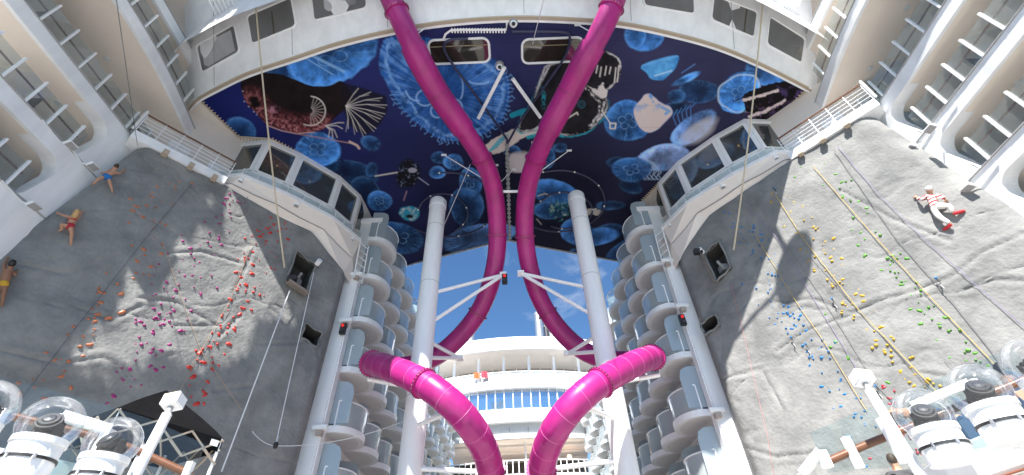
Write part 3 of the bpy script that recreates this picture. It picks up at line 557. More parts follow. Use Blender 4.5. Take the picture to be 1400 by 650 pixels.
# ================================================================== suite wings with balconies on both sides
WX = 15.2; LEV = [7.85, 10.25, 12.72, 15.25, 18.5, 21.6, 24.2]; YA = 1.6; YE = 10.1
DEPTH = 3.0
def r4x(y): return WX - .05 - .9 * math.exp(-((y - 7.5) / 2.6) ** 2) if False else WX
for sg, side in ((-1, 'left'), (1, 'right')):
    wing = thing('suite_wing', '%s wing of stacked white balcony decks curving up beside the climbing wall' % side, 'cruise suites', (sg * WX, 6, GZ))
    mb = MB()
    yb = YA if sg > 0 else 4.9; mb.box((sg * (WX + DEPTH + .3), (YA + 14.5) / 2, 6.6), (.3, (14.5 - YA) / 2, 8.6)); mb.box((sg * (WX + DEPTH + .3), (yb + 14.5) / 2, 20), (.3, (14.5 - yb) / 2, 4.8))
    mb.build('back_wall', M['cabinwall'], wing)
    mb = MB(); mb.box((sg * (WX + 1.9), YA - .1, 6.6), (1.9, .1, 8.6)); mb.box((sg * (WX + 1.9), (YA if sg > 0 else 4.9) - .1, 20), (1.9, .1, 4.8)); mb.build('end_wall', M['white'], wing)
    for k, z in enumerate(LEV):
        ye = YE + .6 if k <= 3 else (13.4 if k == 4 else 14.4)
        ye2 = ye
        # slab with beige underside, rounded front corner inside the raking panel
        ya0 = YA if k < 3 or sg > 0 else 4.9
        ys = np.linspace(ya0, ye, 15)
        # gentle plan curve: the upper decks swell towards the open side
        def fx(y, k=k): return WX - (.75 * math.sin(max(0, min(1, (13.2 - y) / 9.0)) * math.pi * .75) if k == 4 else 0)
        F = [np.array((sg * fx(y), y, z)) for y in ys]; B = [np.array((sg * (WX + DEPTH), y, z)) for y in ys]
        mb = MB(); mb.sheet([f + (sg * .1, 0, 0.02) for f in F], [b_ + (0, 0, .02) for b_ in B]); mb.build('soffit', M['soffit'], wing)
        mb = MB(); h = .62
        mb.sheet(F, [f + (0, 0, h) for f in F]); mb.sheet([f + (0, 0, h) for f in F], [b_ + (0, 0, h) for b_ in B]); mb.sheet(F, [f + (sg * .14, 0, 0) for f in F])
        mb.build('deck_edge', M['white'], wing, smooth=False)
        mb = MB(); mb.tube([f + (-sg * .015, 0, h - .03) for f in F], .03, 6); mb.build('edge_gutter', M['grey'], wing)
        zb = z + h
        if k >= 5: continue
        ge = (9.2 + .16 * (zb - 10.4) if sg < 0 else 9.85 + .165 * (zb - 10.2)) - .1 if k <= 2 else 11.5
        yy = np.linspace(ya0, ge, 12); G = [np.array((sg * (fx(y) + .04), y, zb)) for y in yy]
        mb = MB(); mb.sheet(G, [g + (0, 0, 1.0) for g in G]); mb.build('glass_balustrade', M['deckglass'], wing)
        H = [np.array((sg * (fx(y) + .42), y, zb + .92)) for y in yy]
        mb = MB(); mb.tube(H, .035, 8); mb.build('handrail', M['wood'], wing, smooth=True)
        y = ge - .35; j = 0
        while y > ya0:
            MB().box((sg * (fx(y) + .0), y, zb + .53), (.05, .028, .56)).build('post', M['white_trim'], wing); y -= .85; j += 1
        # cabin windows on the back wall, downlights in the soffit
        for y0 in np.arange(ya0 + .6, ye - 2.0, 3.1):
            if k == 3 and y0 > 8: continue
            x = sg * (WX + DEPTH - .012)
            d = MB().quad((x, y0, zb), (x, y0 + 2.0, zb), (x, y0 + 2.0, zb + 1.75), (x, y0, zb + 1.75)).build('sliding_door', M['doorglass'], wing)
            mb = MB(); xx = x - sg * .02
            for a in (y0, y0 + 1.0, y0 + 2.0): mb.box((xx, a, zb + .88), (.02, .04, .9))
            mb.box((xx, y0 + 1, zb + 1.76), (.02, 1.0, .04)); mb.build('door_frame', M['white_trim'], d)
        for y0 in np.arange(ya0 + 1.2, ye - .8, 2.6):
            MB().lathe((sg * (WX + 1.1), y0, z - .05), [(.11, 0), (.11, .06)], 14).build('downlight', M['lamp'], wing)
    # white raking side panel between the balcony openings and the climbing wall
    def Lp(z): return (10.0 + (z - 9.27) * .166 if sg < 0 else 10.43 + (z - 8.5) * .2) + .15
    def yend(z): return 9.25 + .16 * (z - 10.4) if sg < 0 else 9.9 + .165 * (z - 10.2)
    loop = [(Lp(15.9), 15.9), (Lp(4) + .6, 4.0), (7.4, 4.0)]
    ops = []
    for k in range(4):
        lo, hi = (LEV[k - 1] + .62 if k else 4.6), LEV[k]
    bandz = [(5.45, 7.85)] + [(LEV[k] + .62, LEV[k + 1]) for k in range(3)]
    for lo, hi in bandz:
        hi = hi - .012; lo = lo + .006; r = .55; e0, e1 = yend(lo), yend(hi); ya = e0 - 1.0
        loop += [(ya, lo), (e0 - .12, lo), (e0, lo + .12)] + [(e1 - r + r * math.cos(a), hi - r + r * math.sin(a)) for a in np.radians(np.linspace(0, 90, 8))] + [(ya, hi)]
    loop += [(yend(15.25) - 1.0, 15.9)]
    L3 = [(sg * (WX - .004), y, z) for y, z in loop]
    MB().prism(L3, (sg * .5, 0, 0)).build('raking_panel', M['white'], wing)
    mb = MB()   # low bulwark sill at the ends of the openings
    for lo, hi in bandz[1:]: mb.box((sg * (WX + .35), yend(lo) - .5, lo + .09), (.05, .55, .09))
    mb.build('sill', M['white_trim'], wing)
    # floodlights on brackets along the raking panel
    fl = [(117, 77)] if False else []
    pts = [((122, 78), 0)]
    flp = [(97, 199), (127, 228), (47, 282)] if sg < 0 else [(1272, 176), (1245, 203), (1324, 257)]
    lab = ['boxy floodlight at the upper balcony corner of the %s wing', 'flat floodlight on an arm over the top of the %s climbing wall', 'flat floodlight on an arm beside the lower balcony of the %s wing']
    for (px_, py_), L in zip(flp, lab):
        c = onx(px_, py_, sg * (WX - .42)); o = thing('floodlight', L % side, 'floodlight', c)
        dv = _n((-sg * .55, .25, -.8)); u = _n(np.cross(dv, (0, 1, 0))); v_ = np.cross(dv, u)
        MB().box(c, (.12, .21, .045), (u, v_, dv)).build('housing', M['white_trim'], o, bevel=.015)
        MB().box(c + dv * .049, (.10, .18, .006), (u, v_, dv)).build('lens', M['grey'], o)
        MB().bar(c - dv * .045, (sg * (WX - .03), c[1] - .1, c[2] + .1), .035).bar((sg * (WX - .04), c[1] - .1, c[2] + .1), (sg * (WX - .04), c[1] - .9, c[2] + .2), .03).build('arm', M['white_trim'], o)
    # a few furnishings seen through the balcony glass
    for (lev, y0) in ((1, 7.4), (2, 5.2), (2, 8.6), (3, 6.8)):
        zb = LEV[lev] + .621
        nm = {(1, 7.4): 'lowest visible', (2, 5.2): 'middle', (2, 8.6): 'forward end of the middle', (3, 6.8): 'upper'}[(lev, y0)]
        o = thing('lounge_chair', 'dark lounge chair on the %s balcony of the %s wing' % (nm, side), 'chair', (sg * (WX + 1.0), y0, zb), 'dark balcony lounge chairs')
        x = sg * (WX + .75)
        MB().box((x, y0, zb + .32), (.3, .55, .04)).build('seat', M['seat'], o); MB().box((x, y0 - .6, zb + .58), (.3, .05, .32)).build('backrest', M['seat'], o)
        for a, b_ in ((-1, -1), (-1, 1), (1, -1), (1, 1)): MB().box((x + a * .25, y0 + b_ * .48, zb + .14), (.025, .025, .14)).build('leg', M['steel'], o)

LIT = [(345, 225), (330, 330), (330, 390), (280, 480), (215, 500), (190, 560), (235, 590), (280, 555), (330, 600), (400, 545), (470, 500), (560, 525), (600, 470), (650, 440), (648, 380), (625, 300), (590, 270), (575, 225), (560, 160), (530, 150), (515, 205), (500, 262), (440, 275), (390, 240)]
def lit_back(x, y, yq):
    P = onp(300 + 0 * x + (x / 1.71 - 300), 180 + y / 1.71, np.array((math.cos(math.radians(42)), -math.sin(math.radians(42)), 0)), -18.0); return P - SUN * 0 + SUN * ((yq - P[1]) / SUN[1])
LIT = [(425 + (x - 425) * 1.16, 380 + (y - 380) * 1.14) for x, y in LIT]; LQ = [lit_back(x, y, 2.0) for x, y in LIT]; LXZ = [(p[0], p[2]) for p in LQ]
SPOT = [[(270, 150), (290, 148), (292, 165), (276, 166)], [(182, 368), (205, 366), (215, 395), (196, 408), (178, 395)], [(195, 432), (228, 428), (232, 452), (200, 460)], [(290, 185), (312, 182), (318, 240), (298, 246)], [(655, 440), (690, 425), (700, 450), (668, 470)], [(760, 492), (778, 490), (786, 520), (770, 522)], [(500, 520), (555, 516), (560, 540), (510, 545)], [(480, 160), (500, 158), (506, 190), (486, 195)]]
SPX = [[(q[0], q[2]) for q in (lit_back(x, y, 2.0) for x, y in sp)] for sp in SPOT]
tw = thing('shadow_screen', 'tall white screen added behind the viewpoint, its ragged openings shaped to throw sun patches on the left wall', 'screen', (-13.3, 2, GZ))  # added out of view: blocks the sun, gaps let ragged patches onto left wall
gx = np.arange(-16.6, -7.6, .11); gz = np.arange(12.5, 40, .11); GX, GZ_ = np.meshgrid((gx[:-1] + gx[1:]) / 2, (gz[:-1] + gz[1:]) / 2, indexing='ij')
wx_ = GX + .7 * (fbm(GX * .9, GZ_ * .9, 4) - .5); wz_ = GZ_ + .9 * (fbm(GX * .9 + 40, GZ_ * .9, 4) - .5)
solid_ = ~pip(wx_, wz_, LXZ)
for q_ in SPX: solid_ &= ~pip(GX, GZ_, q_)
zlow = min(z for x, z in LXZ) - 1.5; solid_ &= (GZ_ > zlow)
mb = MB(); nzz = len(gz)
vv = [(x, y, z) for y in (2.0, 2.25) for x in gx for z in gz]; N1_ = len(gx) * nzz; ff = []
for a_i, b_i in zip(*np.nonzero(solid_)):
    q = (a_i * nzz + b_i, (a_i + 1) * nzz + b_i, (a_i + 1) * nzz + b_i + 1, a_i * nzz + b_i + 1); ff.append(q); ff.append(tuple(N1_ + t for t in q[::-1]))
    for (da, db, e) in ((-1, 0, (0, 3)), (1, 0, (1, 2)), (0, -1, (0, 1)), (0, 1, (3, 2))):
        na, nb = a_i + da, b_i + db
        if not (0 <= na < solid_.shape[0] and 0 <= nb < solid_.shape[1]) or not solid_[na, nb]: ff.append((q[e[0]], q[e[1]], N1_ + q[e[1]], N1_ + q[e[0]]))
mb.v = vv; mb.f = ff; mb.mi = [0] * len(ff); mb.build('panel', M['white'], tw)
for x in (-16.0, -8.2): MB().tube([(x, 2.5, GZ if x < -15 else zlow), (x, 2.5, 40)], .18, 10).build('mast', M['white_trim'], tw)
MB().tube([(-16.0, 2.5, zlow + .2), (-8.2, 2.5, zlow + .2)], .14, 10).build('beam', M['white_trim'], tw)
def dish_at():
    P = onp(1085, 365, np.array((-math.cos(math.radians(42)), -math.sin(math.radians(42)), 0)), -18.0); return P + SUN * ((3.2 - P[1]) / SUN[1])
DC = dish_at()
bm_ = thing('shadow_boom', 'white boom with a round dish, added above the view to cast a round shadow on the right wall', 'boom', DC)  # added above the view so its round shadow lands on the right wall
MB().ball(tuple(DC), (.9, .4, .8), 20, 12).build('dish', M['white_trim'], bm_, smooth=True); MB().tube([tuple(DC), (DC[0] + 1.6, 8.6, DC[2] - 2.4)], .09, 10).build('boom', M['white_trim'], bm_); MB().tube([tuple(DC), (DC[0] - 1.6, 7.6, DC[2] - 4.2)], .07, 10).build('stay', M['white_trim'], bm_)

# ================================================================== climbing walls
TH = math.radians(42); CW, SW = math.cos(TH), math.sin(TH)
def wframe(sg):
    n = np.array((-sg * CW, -SW, 0.)); a = np.array((-sg * SW, CW, 0.)); return n, a   # n faces the camera side, a runs inwards and forwards
def onwall(px, py, sg, off=0.0): n, a = wframe(sg); return onp(px, py, n, -18.0 + off)
def wall_sz(P, sg): n, a = wframe(sg); return float(np.dot(P, a)), float(P[2])
def wpt(sg, s, z, off=0.0): n, a = wframe(sg); return n * (-18.0 + off) + a * s + np.array((0, 0, z))
def s_out(z): return -1.82 - (15.27 - z) * .157
WDISP = {}
def wall_disp(s, z, sg):
    q = 11.3 * (sg + 1); x, y = s + q, z + q
    warp = fbm(x * .35, y * .35, 3) * 2.2
    d = .42 * (fbm(x * .26, y * .26 + 5, 3) - .5) + .035 * (1 - abs(2 * fbm(x * .40 + warp, y * .6 + warp, 4) - 1)) ** 2 + .04 * (fbm(x * 2.2, y * 2.2, 4) - .5)
    d -= .03 * np.clip(1 - abs(fbm(x * .22 + 7, y * .5 + warp * .4, 3) - .5) / .02, 0, 1)
    for pl in SEAMS[sg]: 
        ds = segdist(s, z, pl); d = d - .03 * np.clip(1 - ds / .06, 0, 1) + .022 * np.clip(1 - abs(ds - .16) / .14, 0, 1)
    return d
seam_px = {1: [[(1062, 480), (1100, 452), (1160, 432), (1200, 412), (1240, 400), (1300, 378), (1345, 345), (1400, 322)], [(985, 520), (1040, 505), (1070, 560), (1060, 650)], [(1010, 610), (1060, 625), (1130, 618)], [(1320, 395), (1360, 383), (1400, 385)], [(1260, 510), (1330, 520), (1400, 545)], [(1150, 262), (1220, 300), (1300, 330)], [(1060, 412), (1110, 408), (1140, 420)]],
           -1: [[(230, 347), (275, 344), (330, 360)], [(190, 408), (240, 412), (300, 445)], [(240, 445), (295, 444)], [(215, 490), (235, 485)], [(295, 533), (320, 530), (345, 528)], [(0, 480), (80, 500), (140, 490), (190, 520)], [(20, 360), (90, 375), (160, 350)], [(345, 345), (320, 400), (330, 430), (300, 460)], [(390, 440), (370, 420)], [(100, 420), (150, 440), (190, 420)], [(355, 470), (395, 470), (440, 465)]]}
SEAMS = {sg: [[wall_sz(onwall(*p, sg), sg) for p in pl] for pl in seam_px[sg]] for sg in (-1, 1)}
hole_px = {-1: [[(405, 345), (430, 364), (416, 402), (391, 385)], [(417, 443), (439, 457), (432, 476), (411, 462)]], 1: [[(984, 330), (1000, 366), (981, 385), (964, 348)], [(979, 429), (985, 445), (966, 459), (959, 445)]]}
HOLES = {sg: [[wall_sz(onwall(*p, sg), sg) for p in h] for h in hole_px[sg]] for sg in (-1, 1)}
rock = mat('sprayed_rock_render', (.25, .248, .238), .9, var=.35, scale=.9, bump=.55, bscale=9, var2=(.15, .152, .15), spec=.25)
S_IN = 7.8
def wtop(s): return np.interp(s, [-4.5, -2.1, -1.5, 0, 5.5, 7.6, 9], [15.1, 15.1, 15.45, 15.5, 15.3, 14.0, 13.6])
for sg, side in ((-1, 'left'), (1, 'right')):
    rw = thing('climbing_wall', {-1: 'grey sculpted rock climbing wall, partly shaded, with purple, red and orange holds', 1: 'sunlit grey sculpted rock climbing wall with blue, yellow and green holds'}[sg], 'climbing wall', wpt(sg, 3, 1.05))
    nu, nv = 190, 250; U, V = np.meshgrid(np.linspace(0, 1, nu), np.linspace(0, 1, nv), indexing='ij')
    Z = 1.0 + V * 14.4; so_ = s_out(Z); S = so_ + U * (S_IN + .25 - so_); Z = 1.0 + V * (wtop(S) - 1.0)
    D = wall_disp(S, Z, sg); edge = np.clip((S - (S_IN - .35)) / .6, 0, 1); D = D * (1 - edge) - .7 * edge ** 2; topf = np.clip((Z - (wtop(S) - .15)) / .15, 0, 1); D -= .12 * topf ** 2
    D -= .25 * np.clip((so_ + .5 - S) / .5, 0, 1) ** 2
    n_, a_ = wframe(sg); P = n_[None, None, :] * (-18.0 + D)[..., None] + a_[None, None, :] * S[..., None]; P[..., 2] = Z
    Sc = (S[:-1, :-1] + S[1:, 1:]) / 2; Zc = (Z[:-1, :-1] + Z[1:, 1:]) / 2; keep = np.ones_like(Sc, bool)
    for h in HOLES[sg]: keep &= ~pip(Sc + .05 * (fbm(Sc * 3, Zc * 3, 2) - .5), Zc + .12 * (fbm(Sc * 4 + 5, Zc * 4, 2) - .5), h)
    mb = MB(); vv = P.reshape(-1, 3); I, J = np.nonzero(keep); mb.v = [tuple(map(float, p)) for p in vv]
    mb.f = [(i * nv + j, (i + 1) * nv + j, (i + 1) * nv + j + 1, i * nv + j + 1) for i, j in zip(I, J)]; mb.mi = [0] * len(mb.f)
    # returns so that the wall is a thick body
    b0 = len(mb.v)
    mb.build('rock_face', rock, rw, smooth=True)
    mb = MB(); bk = -1.0
    edgeI = [P[nu - 1, j] for j in range(0, nv, 6)]; mb.sheet(edgeI, [p + n_ * -.9 for p in edgeI]); edgeT = [P[i, nv - 1] for i in range(0, nu, 6)]; mb.sheet(edgeT, [p + n_ * -1.0 for p in edgeT]); edgeO = [P[0, j] for j in range(0, nv, 6)]; mb.sheet(edgeO, [p + n_ * -1.2 for p in edgeO])
    mb.build('wall_return', rock, rw)
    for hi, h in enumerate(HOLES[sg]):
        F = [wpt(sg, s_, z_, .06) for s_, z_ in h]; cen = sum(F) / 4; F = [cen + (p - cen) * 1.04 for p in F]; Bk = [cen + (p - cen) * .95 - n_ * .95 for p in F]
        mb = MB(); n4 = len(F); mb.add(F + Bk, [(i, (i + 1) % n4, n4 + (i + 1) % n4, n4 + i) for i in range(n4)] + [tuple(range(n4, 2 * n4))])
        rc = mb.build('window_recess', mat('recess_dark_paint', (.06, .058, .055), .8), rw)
        if hi == 0:   # the upper opening holds a projecting sill, a lamp and a small winch
            p0, p1 = F[3], F[2]; MB().prism([p0, p1, p1 + n_ * .45 - (0, 0, .1), p0 + n_ * .45 - (0, 0, .1)], (0, 0, -.12)).build('sill', mat('taupe_sill', (.24, .20, .17), .6), rc)
            mb = MB(); mb.box(cen - n_ * .4 - (0, 0, .3), (.2, .2, .15)); mb.tube([cen - n_ * .3 + (0, 0, -.3), cen + n_ * .1 + (0, 0, -.1)], .06); mb.build('winch', M['grey'], rc)
            MB().box(F[3] + n_ * .35 + a_ * .1, (.18, .12, .12)).build('equipment_box', M['dark'], rc)
            q = F[1] if sg < 0 else F[3]; MB().tube([q + n_ * .1, q + n_ * .35 + (0, 0, .1)], .12, 10).build('wall_lamp', M['white_trim'], rc)
        mb = MB()
        for i in range(4):
            a0, b0_ = F[i], F[(i + 1) % 4]; PP = [a0 + (b0_ - a0) * t + n_ * (.02 + .05 * math.sin(9 * t + i)) for t in np.linspace(0, 1, 8)]; mb.tube(PP, .05, 6)
        mb.build('broken_rim', rock, rc, smooth=True)
def surf(px, py, sg, out=0.0):
    P = onwall(px, py, sg); s_, z_ = wall_sz(P, sg); n, a = wframe(sg)
    d = float(wall_disp(np.array([s_]), np.array([z_]), sg)[0]); return onwall(px, py, sg, d + out)

# ---------------- holds
hold_me = []
hm = {c: mat('hold_' + c, v, .45, var=.25, scale=9) for c, v in dict(purple=(.33, .02, .17), red=(.55, .03, .02), orange=(.50, .16, .07), blue=(.01, .16, .42), yellow=(.52, .33, .02), green=(.09, .28, .025), crimson=(.45, .03, .05)).items()}
def hold_mesh(i, m):
    mb = MB(); n, k = 12, 6; r0 = random.Random(i)
    prof = [(1.0, 0), (1.02, .25), (.85, .55), (.55, .8), (.15, .92)]; ph = [r0.random() * 6 for _ in range(3)]
    vs = []
    for r, h in prof:
        for j in range(n):
            a = 2 * math.pi * j / n; q = r * (1 + .22 * math.sin(2 * a + ph[0]) + .14 * math.sin(3 * a + ph[1])); vs.append((q * math.cos(a) * 1.08, q * math.sin(a) * .9 - h * .15, h * .85))
    fs = [(a * n + j, a * n + (j + 1) % n, (a + 1) * n + (j + 1) % n, (a + 1) * n + j) for a in range(len(prof) - 1) for j in range(n)] + [tuple((len(prof) - 1) * n + j for j in range(n))]
    mb.add(vs, fs); o = mb.build('climbing_hold', m, smooth=True); me = o.data; bpy.data.objects.remove(o); return me
HM = {c: [hold_mesh(11 * i + 3, m) for i in range(4)] for c, m in hm.items()}
HI = [0]
def hold(px, py, sg, colr, size=.085, side=''):
    P = surf(px, py, sg, -.02); n, a = wframe(sg); o = bpy.data.objects.new('climbing_hold', HM[colr][HI[0] % 4]); COL.objects.link(o); HI[0] += 1
    sz = (.66 if sg < 0 else .56) * size * (.6 + .8 * random.random()); rot = random.uniform(-.9, .9) + (math.pi if random.random() < .3 else 0)
    x = a * math.cos(rot) + np.array((0, 0, 1)) * math.sin(rot); y = np.cross(n, x)
    o.matrix_world = Matrix([[float(x[i] * sz), float(y[i] * sz), float(n[i] * sz), float(P[i])] for i in range(3)] + [[0, 0, 0, 1]])
    kind = 'large' if sz > size * (.75 if sg < 0 else .64) else ('small' if sz < size * (.58 if sg < 0 else .49) else 'medium')
    tag(o, '%s %s moulded hold bolted to the %s climbing wall%s' % (kind, colr if colr != 'crimson' else 'red', 'left' if sg < 0 else 'right', side), 'climbing hold', '%s %s holds on the %s climbing wall%s' % (kind, colr, 'left' if sg < 0 else 'right', side))
def holds(sg, colr, ox, oy, sc, pts, size=.085, side=''):
    for i, (x, y) in enumerate(pts):
        if i % 12 == 7: continue
        hold(ox + x / sc, oy + y / sc, sg, colr, size, side)
holds(-1, 'purple', 0, 325, 2, [(545, 68), (547, 22), (498, 60), (504, 105), (525, 105), (530, 78), (455, 122), (425, 155), (455, 150), (468, 190), (480, 145), (475, 200), (455, 210), (420, 195), (427, 222), (383, 231), (447, 237), (418, 262), (370, 292), (347, 308), (400, 290), (412, 315), (441, 310), (463, 293), (492, 255), (355, 360), (410, 352), (337, 390), (366, 388), (357, 407), (385, 403), (398, 380), (425, 362), (445, 355), (310, 433), (292, 453), (318, 368), (583, 47), (548, 110), (575, 25), (605, 20), (598, 5), (520, 30)])
holds(-1, 'purple', 180, 130, 4.06, [(570, 545), (530, 575), (605, 603), (625, 632), (540, 637), (510, 605)])
holds(-1, 'red', 0, 325, 2, [(678, 57), (645, 135), (677, 175), (623, 200), (640, 252), (625, 292), (598, 265), (618, 235), (545, 316), (613, 320), (557, 342), (581, 362), (528, 381), (517, 355), (567, 395), (518, 405), (560, 430), (537, 455), (557, 455), (505, 445), (598, 350), (655, 210), (665, 195), (645, 95), (690, 75), (660, 110), (672, 130), (688, 100), (650, 60), (630, 170), (690, 40), (700, 60), (575, 300)], .10)
holds(-1, 'red', 290, 170, 4.06, [(265, 625), (320, 605), (340, 560), (408, 545), (380, 580), (305, 580), (325, 520), (360, 625), (420, 640), (250, 590)], .09)
holds(-1, 'orange', 0, 325, 2, [(408, 103), (365, 112), (375, 65), (412, 80), (440, 45), (393, 33), (330, 155), (313, 180), (275, 178), (280, 152), (267, 210), (295, 222), (258, 230), (258, 252), (227, 270), (245, 293), (227, 323), (150, 335), (125, 315), (188, 278), (168, 380), (94, 410), (50, 398), (55, 428), (194, 411), (122, 441), (332, 205), (290, 98)], .10)
holds(-1, 'orange', 180, 130, 4.06, [(140, 510), (205, 495), (240, 500), (265, 483), (290, 433), (258, 433), (335, 492), (295, 527), (200, 548), (115, 545), (170, 595), (228, 612), (150, 630), (80, 620), (38, 622), (85, 575)], .07)
holds(-1, 'orange', 0, 0, 2, [(355, 545), (418, 541), (370, 565), (363, 577), (400, 563), (388, 593), (352, 610), (440, 590), (470, 560)], .08)
holds(1, 'blue', 1050, 325, 2, [(20, 45), (5, 60), (28, 78), (12, 100), (2, 118), (30, 105), (45, 120), (25, 130), (10, 140), (38, 145), (14, 188), (38, 188), (28, 208), (43, 208), (62, 215), (90, 213), (78, 243), (65, 250), (105, 255), (45, 240), (20, 238), (57, 190), (90, 195), (25, 280), (45, 285), (108, 313), (122, 325), (148, 328), (115, 350), (102, 293), (185, 287), (152, 385), (147, 408), (199, 393), (200, 462), (180, 468), (242, 440), (255, 428), (210, 428), (240, 483), (265, 508), (222, 545), (293, 555), (290, 520), (270, 626), (255, 572), (267, 515), (140, 305)])
holds(1, 'blue', 860, 170, 3.82, [(500, 460), (525, 468), (540, 487), (598, 493), (630, 483), (545, 520), (540, 540), (582, 533), (617, 530), (652, 530), (685, 555), (580, 555), (630, 562), (587, 573), (690, 578), (597, 597), (655, 593), (582, 622), (617, 632), (665, 625), (695, 607)], .075)
holds(1, 'yellow', 1050, 325, 2, [(157, 12), (180, 3), (152, 35), (180, 32), (172, 55), (202, 58), (203, 75), (183, 85), (157, 90), (182, 105), (205, 115), (175, 128), (220, 131), (248, 143), (240, 155), (206, 175), (258, 160), (218, 190), (262, 175), (248, 218), (293, 200), (312, 245), (270, 252), (337, 272), (296, 282), (318, 308), (363, 367), (392, 355), (402, 375), (375, 387), (400, 405), (463, 410)])
holds(1, 'yellow', 1050, 0, 2, [(10, 530), (40, 515), (10, 553), (60, 540), (38, 568), (62, 580), (95, 565), (30, 597), (70, 610), (80, 638), (45, 620), (125, 622), (140, 632)], .075)
holds(1, 'yellow', 860, 170, 3.82, [(785, 357), (820, 375), (750, 363), (740, 405), (765, 435), (845, 460), (862, 408)], .07)
holds(1, 'green', 1050, 0, 2, [(155, 447), (75, 485), (90, 458), (135, 477), (152, 507), (202, 500), (185, 478), (215, 520), (175, 548), (205, 540), (248, 553), (270, 570), (295, 605), (273, 583), (230, 630), (255, 637)], .085)
holds(1, 'green', 1050, 325, 2, [(265, 5), (248, 22), (265, 50), (310, 90), (335, 75), (342, 50), (380, 58), (345, 125), (365, 130), (378, 120), (392, 158), (415, 160), (390, 197), (415, 200), (435, 198), (418, 236), (468, 237), (485, 220), (462, 281), (537, 293), (567, 317), (497, 329), (542, 337), (602, 352), (158, 210), (185, 285), (172, 300), (220, 330), (262, 365), (328, 397)], .095)
holds(1, 'crimson', 1050, 325, 2, [(316, 410), (333, 440), (333, 455), (345, 478), (350, 497), (358, 515), (368, 543), (395, 569), (420, 594), (342, 523), (280, 604)], .085)
# the rest, too small and too many to single out: one sprinkling of tiny holds
SM = MB(); smc = list(hm); r0 = random.Random(5)
def sprinkle(sg, colr, n, poly, sz=.034):
    xs_ = [p[0] for p in poly]; ys_ = [p[1] for p in poly]; k = 0; SM.cur = smc.index(colr); nn, aa = wframe(sg)
    while k < n:
        x, y = r0.uniform(min(xs_), max(xs_)), r0.uniform(min(ys_), max(ys_))
        if not pip(np.array([x]), np.array([y]), poly)[0]: continue
        q = sz * r0.uniform(.7, 1.5); SM.ball(surf(x, y, sg, .01), (q * r0.uniform(.8, 1.3), q * r0.uniform(.8, 1.2), q), 7, 5, (aa, np.array((0, 0, 1.)), nn)); k += 1
sprinkle(-1, 'purple', 60, [(215, 335), (300, 290), (330, 300), (300, 400), (230, 480), (160, 530), (180, 440)]); sprinkle(-1, 'purple', 14, [(305, 262), (345, 270), (340, 300), (300, 290)])
sprinkle(-1, 'red', 60, [(340, 300), (385, 330), (370, 400), (320, 460), (280, 540), (255, 550), (260, 490), (320, 400)]); sprinkle(-1, 'red', 14, [(350, 300), (390, 300), (395, 340), (350, 330)])
sprinkle(-1, 'orange', 34, [(215, 235), (262, 250), (230, 330), (150, 440), (60, 540), (20, 540), (110, 430), (180, 320)])
sprinkle(1, 'blue', 60, [(1000, 285), (1040, 300), (1100, 430), (1180, 540), (1200, 590), (1150, 560), (1090, 470), (1010, 400)]); sprinkle(1, 'yellow', 50, [(1065, 265), (1110, 290), (1160, 400), (1240, 480), (1290, 530), (1240, 530), (1150, 430), (1080, 330)])
sprinkle(1, 'green', 40, [(1120, 225), (1160, 240), (1240, 360), (1340, 480), (1350, 510), (1270, 440), (1190, 340)]); sprinkle(1, 'crimson', 16, [(1205, 520), (1230, 530), (1270, 600), (1255, 620), (1215, 570)])
tag(SM.build('small_holds', [hm[c_] for c_ in smc], smooth=True), 'scatter of tiny coloured holds between the larger ones on both climbing walls', 'climbing holds', kind='stuff')
# ---------------- ropes on the walls and free hanging lines
def wallrope(sg, pts, m, label, r=.016, out=.06, k=14, group=None, name='climbing_rope'):
    P = []
    for (x0, y0), (x1, y1) in zip(pts[:-1], pts[1:]):
        for q in np.linspace(0, 1, k)[:-1]: P.append(surf(x0 + (x1 - x0) * q, y0 + (y1 - y0) * q, sg, out))
    P.append(surf(*pts[-1], sg, out)); P = np.array(P)
    # a taut line bridges the hollows: keep the outer envelope, smoothed
    n, a = wframe(sg); d = P @ n; ds = d.copy()
    for _ in range(12): ds = np.maximum(d, np.convolve(np.pad(ds, 1, 'edge'), [.25, .5, .25], 'valid'))
    P = P + n[None, :] * (ds - d)[:, None]
    return tag(MB().tube(list(P), r * .5, 6).build(name, m, smooth=True), label, 'rope', group)
wallrope(-1, [(262, 252), (200, 325), (110, 440), (22, 555)], M['rope_dark'], 'dark blue rope slanting down the shaded left climbing wall')
wallrope(-1, [(222, 330), (245, 400), (275, 480), (330, 560)], M['rope_orange'], 'thin tan rope among the purple holds of the left climbing wall', .012)
wallrope(-1, [(345, 330), (315, 410), (280, 470), (240, 545)], M['rope_orange'], 'thin tan rope beside the red holds of the left climbing wall', .012)
wallrope(1, [(1112, 228), (1197, 325), (1275, 410), (1352, 490), (1395, 540)], M['rope_yellow'], 'yellow rope beside the green holds of the right climbing wall', .022)
wallrope(1, [(1060, 266), (1097, 325), (1175, 425), (1282, 537)], M['rope_yellow'], 'long yellow rope through the yellow holds of the right climbing wall', .022)
wallrope(1, [(1033, 322), (1050, 350), (1092, 418), (1122, 460), (1185, 562)], M['rope_yellow'], 'short yellow rope among the blue holds of the right climbing wall', .018)
wallrope(1, [(1140, 205), (1225, 325), (1300, 410), (1385, 517)], M['rope_grey'], 'dark grey rope crossing the upper middle of the right climbing wall', .02)
wallrope(1, [(1145, 200), (1200, 265), (1262, 325), (1340, 395), (1400, 447)], M['rope_purple'], 'outer purple rope below the white side panel on the right climbing wall', .018)
wallrope(1, [(1020, 280), (1062, 325), (1120, 420), (1175, 510)], M['rope_purple'], 'inner purple rope among the blue holds of the right climbing wall', .016)
wallrope(1, [(1072, 330), (1120, 400), (1195, 520), (1230, 560)], M['rope_grey'], 'dark grey rope low on the right climbing wall between blue and yellow holds', .016)
